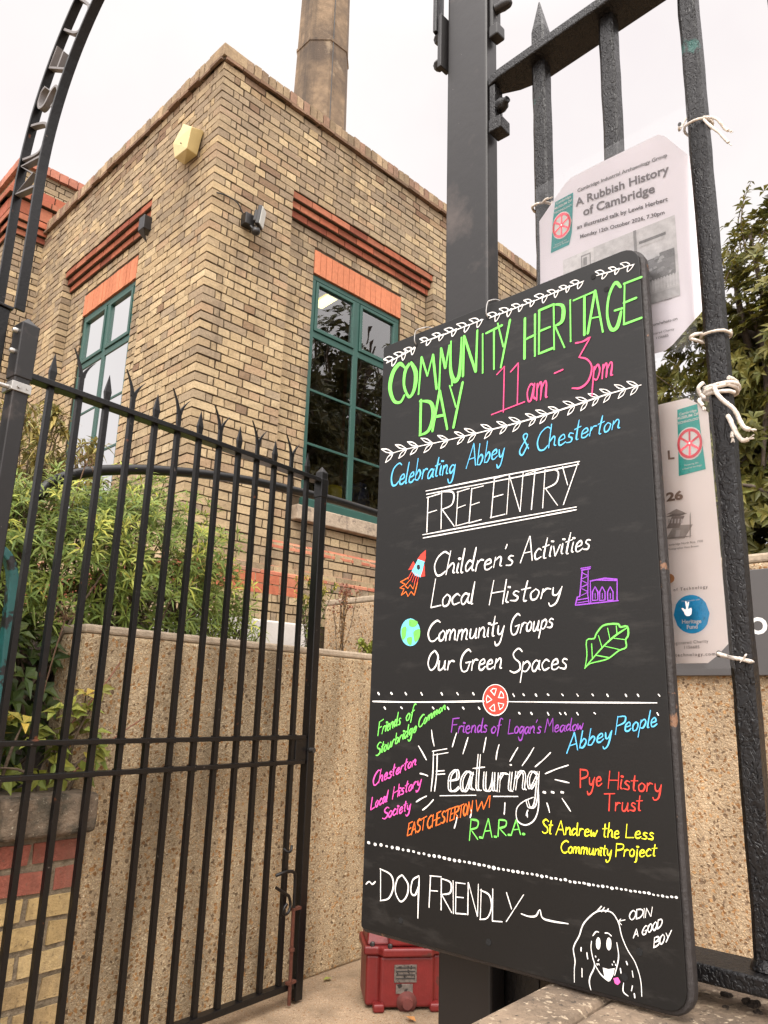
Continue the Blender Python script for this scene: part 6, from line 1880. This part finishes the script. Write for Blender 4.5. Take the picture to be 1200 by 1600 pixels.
# dried flower heads
M_DRYD = mat('dry_stem', (0.13, 0.075, 0.045), 0.95, var=0.3, scale=60)
random.seed(13)
for (hx, hy, yy, lab) in ((104, 962, 2.99, 'brown dried flower head beside the end of the concrete wall'), (135, 722, 3.2, 'dried reddish flower head above the green shrub')):
    r_ = thing('dried_flower', lab, 'flower', at(hx, hy, (0, yy, 0), Y3) - V(0, 0, 0.3))
    top = at(hx, hy, (0, yy, 0), Y3)
    k = MB(); k.tube(smooth_path([tuple(top + V(-0.05, 0.02, -0.36)), tuple(top + V(-0.03, 0, -0.16)), tuple(top)], 5), 0.0028, 5)
    for i in range(9): k.tube([top - V(0, 0, .02), top + V(uni(-.035, .035), uni(-.02, .02), uni(-.01, .03))], 0.0014, 4)
    k.build('stem', M_DRYD, r_)
    k = MB()
    for i in range(90):
        p = top + V(uni(-.04, .04), uni(-.025, .025), uni(-.022, .038))
        leaf(k, p, rdir(.2), Z3, uni(.010, .02), .007, jcol((0.27, 0.17, 0.095), .35))
    k.build('flower_head', M_LEAF, r_, fix=False)
# branch lying across the wall face
random.seed(17)
rt = thing('twig', 'reddish bare twig crossing the front of the concrete wall', 'twig', (1.5, 2.93, 1.1))
k = MB(); a_, b_ = at(105, 1215, (0, 2.93, 0), Y3), at(235, 1115, (0, 2.96, 0), Y3)
k.tube(smooth_path([tuple(a_), tuple(a_ * .5 + b_ * .5 + V(0, 0, .015)), tuple(b_)], 5), 0.0028, 6)
a2, b2 = at(112, 1130, (0, 2.95, 0), Y3), at(188, 1035, (0, 2.97, 0), Y3)
k.tube(smooth_path([tuple(a2), tuple(a2 * .5 + b2 * .5 + V(0.01, 0, .0)), tuple(b2)], 5), 0.003, 6)
k.build('stem', mat('red_stem', (0.20, 0.085, 0.05), .8, var=.2), rt)
k = MB()
for i in range(16):
    t = uni(0, 0.55); p = (a2 if i % 2 else a_) * (1 - t) + (b2 if i % 2 else b_) * t
    leaf(k, p, rdir(0.1) + V(0, -0.4, 0), V(0, -1, 0.3), uni(.04, .07), uni(.025, .035), jcol((0.24, 0.26, 0.07), .25, .6))
k.build('leaf', M_LEAF, rt, fix=False)

# small plants on top of the wall by the gate end
def sprig(label, x, y, zb, h, n, lc, fc, seed, width=.10, L=.05, W=.011):
    random.seed(seed)
    r_ = thing('wall_plant', label, 'plant', (x, y, zb))
    fo, st, fl_ = MB(), MB(), MB()
    for i in range(n):
        t = V(x + uni(-width, width), y + uni(-.08, .08), zb + h * uni(.65, 1.05))
        path = smooth_path([(x + uni(-.04, .04), y, zb), tuple((V(x, y, zb) + t) * .5 + V(uni(-.02, .02), 0, .02)), tuple(t)], 8)
        st.tube(path, 0.0022, 5)
        for j in range(3, len(path)):
            for q in range(3): leaf(fo, Vector(path[j]), rdir(.2), Z3, L * uni(.6, 1.2), W, jcol(lc, .3, .5))
        if fc:
            for q in range(20): leaf(fl_, t + V(uni(-.03, .03), uni(-.03, .03), uni(-.02, .03)), rdir(.5), Z3, .018, .013, jcol(fc, .2))
    st.build('stem', M_BARK, r_); fo.build('foliage', M_LEAF, r_, fix=False)
    if fl_.v: fl_.build('flower', M_LEAF, r_, fix=False)
sprig('leafy plant with yellow flower heads behind the gate end post', 2.86, 3.42, 1.5, .52, 14, (0.085, 0.13, 0.03), (0.42, 0.36, 0.07), 21, .13)
sprig('thin reddish weed on the wall between gate post and chalkboard', 3.10, 3.42, 1.5, .48, 9, (0.20, 0.135, 0.06), (0.30, 0.12, 0.08), 23, .09, .03, .009)
sprig('low green weed at the wall top beside the chalkboard', 3.22, 3.30, 1.52, .14, 6, (0.17, 0.22, 0.05), None, 25, .07, .045, .025)

# ---------------- trees to the right of and beyond the street
M_TRUNK = mat('tree_bark', (0.075, 0.055, 0.04), .95, var=.35, scale=12, bump=.8, bscale=25, bdist=.02)
def tree(label, base, height, crown, count, L, W, col, seed, limbs=14, group=None, nl=6, whisp=0, name='tree', cat='tree', trunk_r=.09, core=0.55):
    random.seed(seed)
    r_ = thing(name, label, cat, base, group)
    b = Vector(base)
    tr_, fo = MB(), MB()
    top = b + V(uni(-.1, .1), uni(-.1, .1), height * .8)
    tp = smooth_path([tuple(b), tuple(b + (top - b) * .4 + V(.06, -.04, 0)), tuple(top)], 6)
    tr_.tube(tp, [trunk_r * (1 - .75 * i / len(tp)) for i in range(len(tp))], 9)
    vol = [c[1][0] * c[1][1] * c[1][2] for c in crown]; tv = sum(vol)
    for (c, r), v in zip(crown, vol):
        n = int(count * v / tv)
        c = Vector(c)
        for i in range(max(2, limbs * 1)):
            d = rdir(.3); e = V(c.x + d.x * r[0] * .85, c.y + d.y * r[1] * .85, c.z + d.z * r[2] * .85)
            s0 = b + (top - b) * uni(.35, .95)
            pth = smooth_path([tuple(s0), tuple(s0 * .5 + e * .5 + V(uni(-.1, .1), uni(-.1, .1), .12)), tuple(e)], 5)
            tr_.tube(pth, [trunk_r * .32 * (1 - .85 * q / len(pth)) + .004 for q in range(len(pth))], 5)
        cl = []
        for i in range(max(10, n // 9)):
            d = rdir(); k = uni(core, 1.05)
            cl.append((V(c.x + d.x * r[0] * k, c.y + d.y * r[1] * k, c.z + d.z * r[2] * k), d))
        for i in range(n):
            p, d = random.choice(cl)
            q = p + rdir() * (uni(0, .16) * (r[0] + r[1] + r[2]) / 3 * 1.6)
            whorl(fo, q, d + V(0, 0, .3), nl, L, W, jcol(col, .3), 1.0)
    for i in range(whisp):
        c, r = random.choice(crown); c = Vector(c)
        d = rdir(.8); s0 = V(c.x + d.x * r[0] * .8, c.y + d.y * r[1] * .8, c.z + abs(d.z) * r[2] * .8)
        e = s0 + V(uni(-.12, .12), uni(-.22, .22), uni(.25, .6))
        pth = smooth_path([tuple(s0), tuple(s0 * .5 + e * .5 + V(uni(-.06, .06), uni(-.06, .06), 0)), tuple(e)], 6)
        tr_.tube(pth, [.006 * (1 - .7 * q / len(pth)) for q in range(len(pth))], 5)
        for j in range(len(pth)):
            for q in range(3): leaf(fo, Vector(pth[j]), rdir(.2), Z3, L * uni(.3, .6), W * .5, jcol(col, .3, .8))
    tr_.build('trunk', M_TRUNK, r_); fo.build('crown', M_LEAF, r_, fix=False)
    return r_
tree('dark glossy evergreen tree behind the grey sign at right', (5.0, 1.55, 1.75), 2.6,
     [((5.0, 1.75, 2.75), (.6, .75, .75)), ((5.0, 1.25, 3.0), (.6, .7, 1.0)), ((5.05, 1.4, 3.85), (.5, .5, .8)), ((4.9, 1.3, 3.4), (.5, .6, .8)), ((4.9, .7, 3.0), (.6, .8, 1.1)), ((5.1, 2.2, 3.0), (.5, .55, .95)), ((5.0, 1.75, 3.55), (.5, .45, .7)), ((4.8, 1.7, 2.3), (.4, .9, .5))],
     7600, .080, .030, (0.105, 0.115, 0.030), 31, whisp=30, limbs=6)
tree('dense dark shrub mass under the evergreen tree at right', (4.6, 1.2, 1.75), 1.0,
     [((4.55, 1.5, 2.2), (.35, .9, .5)), ((4.6, .6, 2.3), (.35, .7, .6))], 1100, .10, .038, (0.07, 0.072, 0.024), 33, limbs=6, name='shrub', cat='shrub', trunk_r=.05)
GT = 'street trees mirrored in the dark window'
for i, (x, y, h) in enumerate(((13.0, -5.5, 12.5), (8.6, -3.2, 9.5), (18.0, -8.0, 14.0))):
    tree(('tall dense street tree mirrored in the dark window', 'nearer street tree mirrored low in the dark window', 'farthest street tree mirrored in the dark window')[i], (x, y, 0), h * .75,
         [((x, y, h * .55), (2.3, 2.3, h * .28)), ((x + 1.2, y - .6, h * .72), (2.0, 2.0, h * .2)), ((x - 1.1, y + .5, h * .42), (1.8, 1.8, h * .18)), ((x, y, h * .85), (1.5, 1.5, h * .14))],
         3600, .24, .11, (0.075, 0.08, 0.035), 41 + i, limbs=8, group=GT, nl=4, trunk_r=.24, core=.3)

# fallen leaves and crumbs
random.seed(51)
def fallen(p, c, lab, L=.06):
    k = MB(); a = uni(0, 6.28)
    leaf(k, p, V(math.cos(a), math.sin(a), .05), Z3, L, L * .55, c, .2, 0)
    tag(k.build('fallen_leaf', M_LEAF, fix=False), lab, 'leaf', 'fallen leaves on the ground')
fallen(at(650, 1596, (0, 0, .008), Z3), (0.42, 0.2, 0.07), 'orange brown fallen leaf in front of the red box')
fallen(at(519, 1528, (0, 0, .008), Z3), (0.24, 0.25, 0.06), 'yellow green fallen leaf at the foot of the concrete wall')
fallen(at(300, 1597, (0, 0, .008), Z3), (0.38, 0.14, 0.05), 'rusty fallen leaf under the gate bottom rail')
random.seed(53)
for (x, y, s, lab) in ((1172, 1569, .014, 'largest dark crumb of grit on the stone coping'), (1136, 1554, .010, 'small dark crumb of grit on the coping near the chalkboard'), (1185, 1581, .007, 'flat crumb of grit on the coping at the right edge'), (1134, 1572, .005, 'tiny crumb of grit on the coping beside the chalkboard')):
    p = at(x, y, (0, 0, .886), Z3); k = MB()
    for q in range(7):
        k.lathe(p + V(uni(-s, s) * .6, uni(-s, s) * .6, -.002), Z3, [(s * uni(.25, .4), 0), (s * uni(.4, .55), s * .2), (s * uni(.2, .35), s * uni(.4, .6))], 6, smooth=False)
    tag(k.build('grit', M_SOIL), lab, 'debris', 'crumbs of grit on the coping')
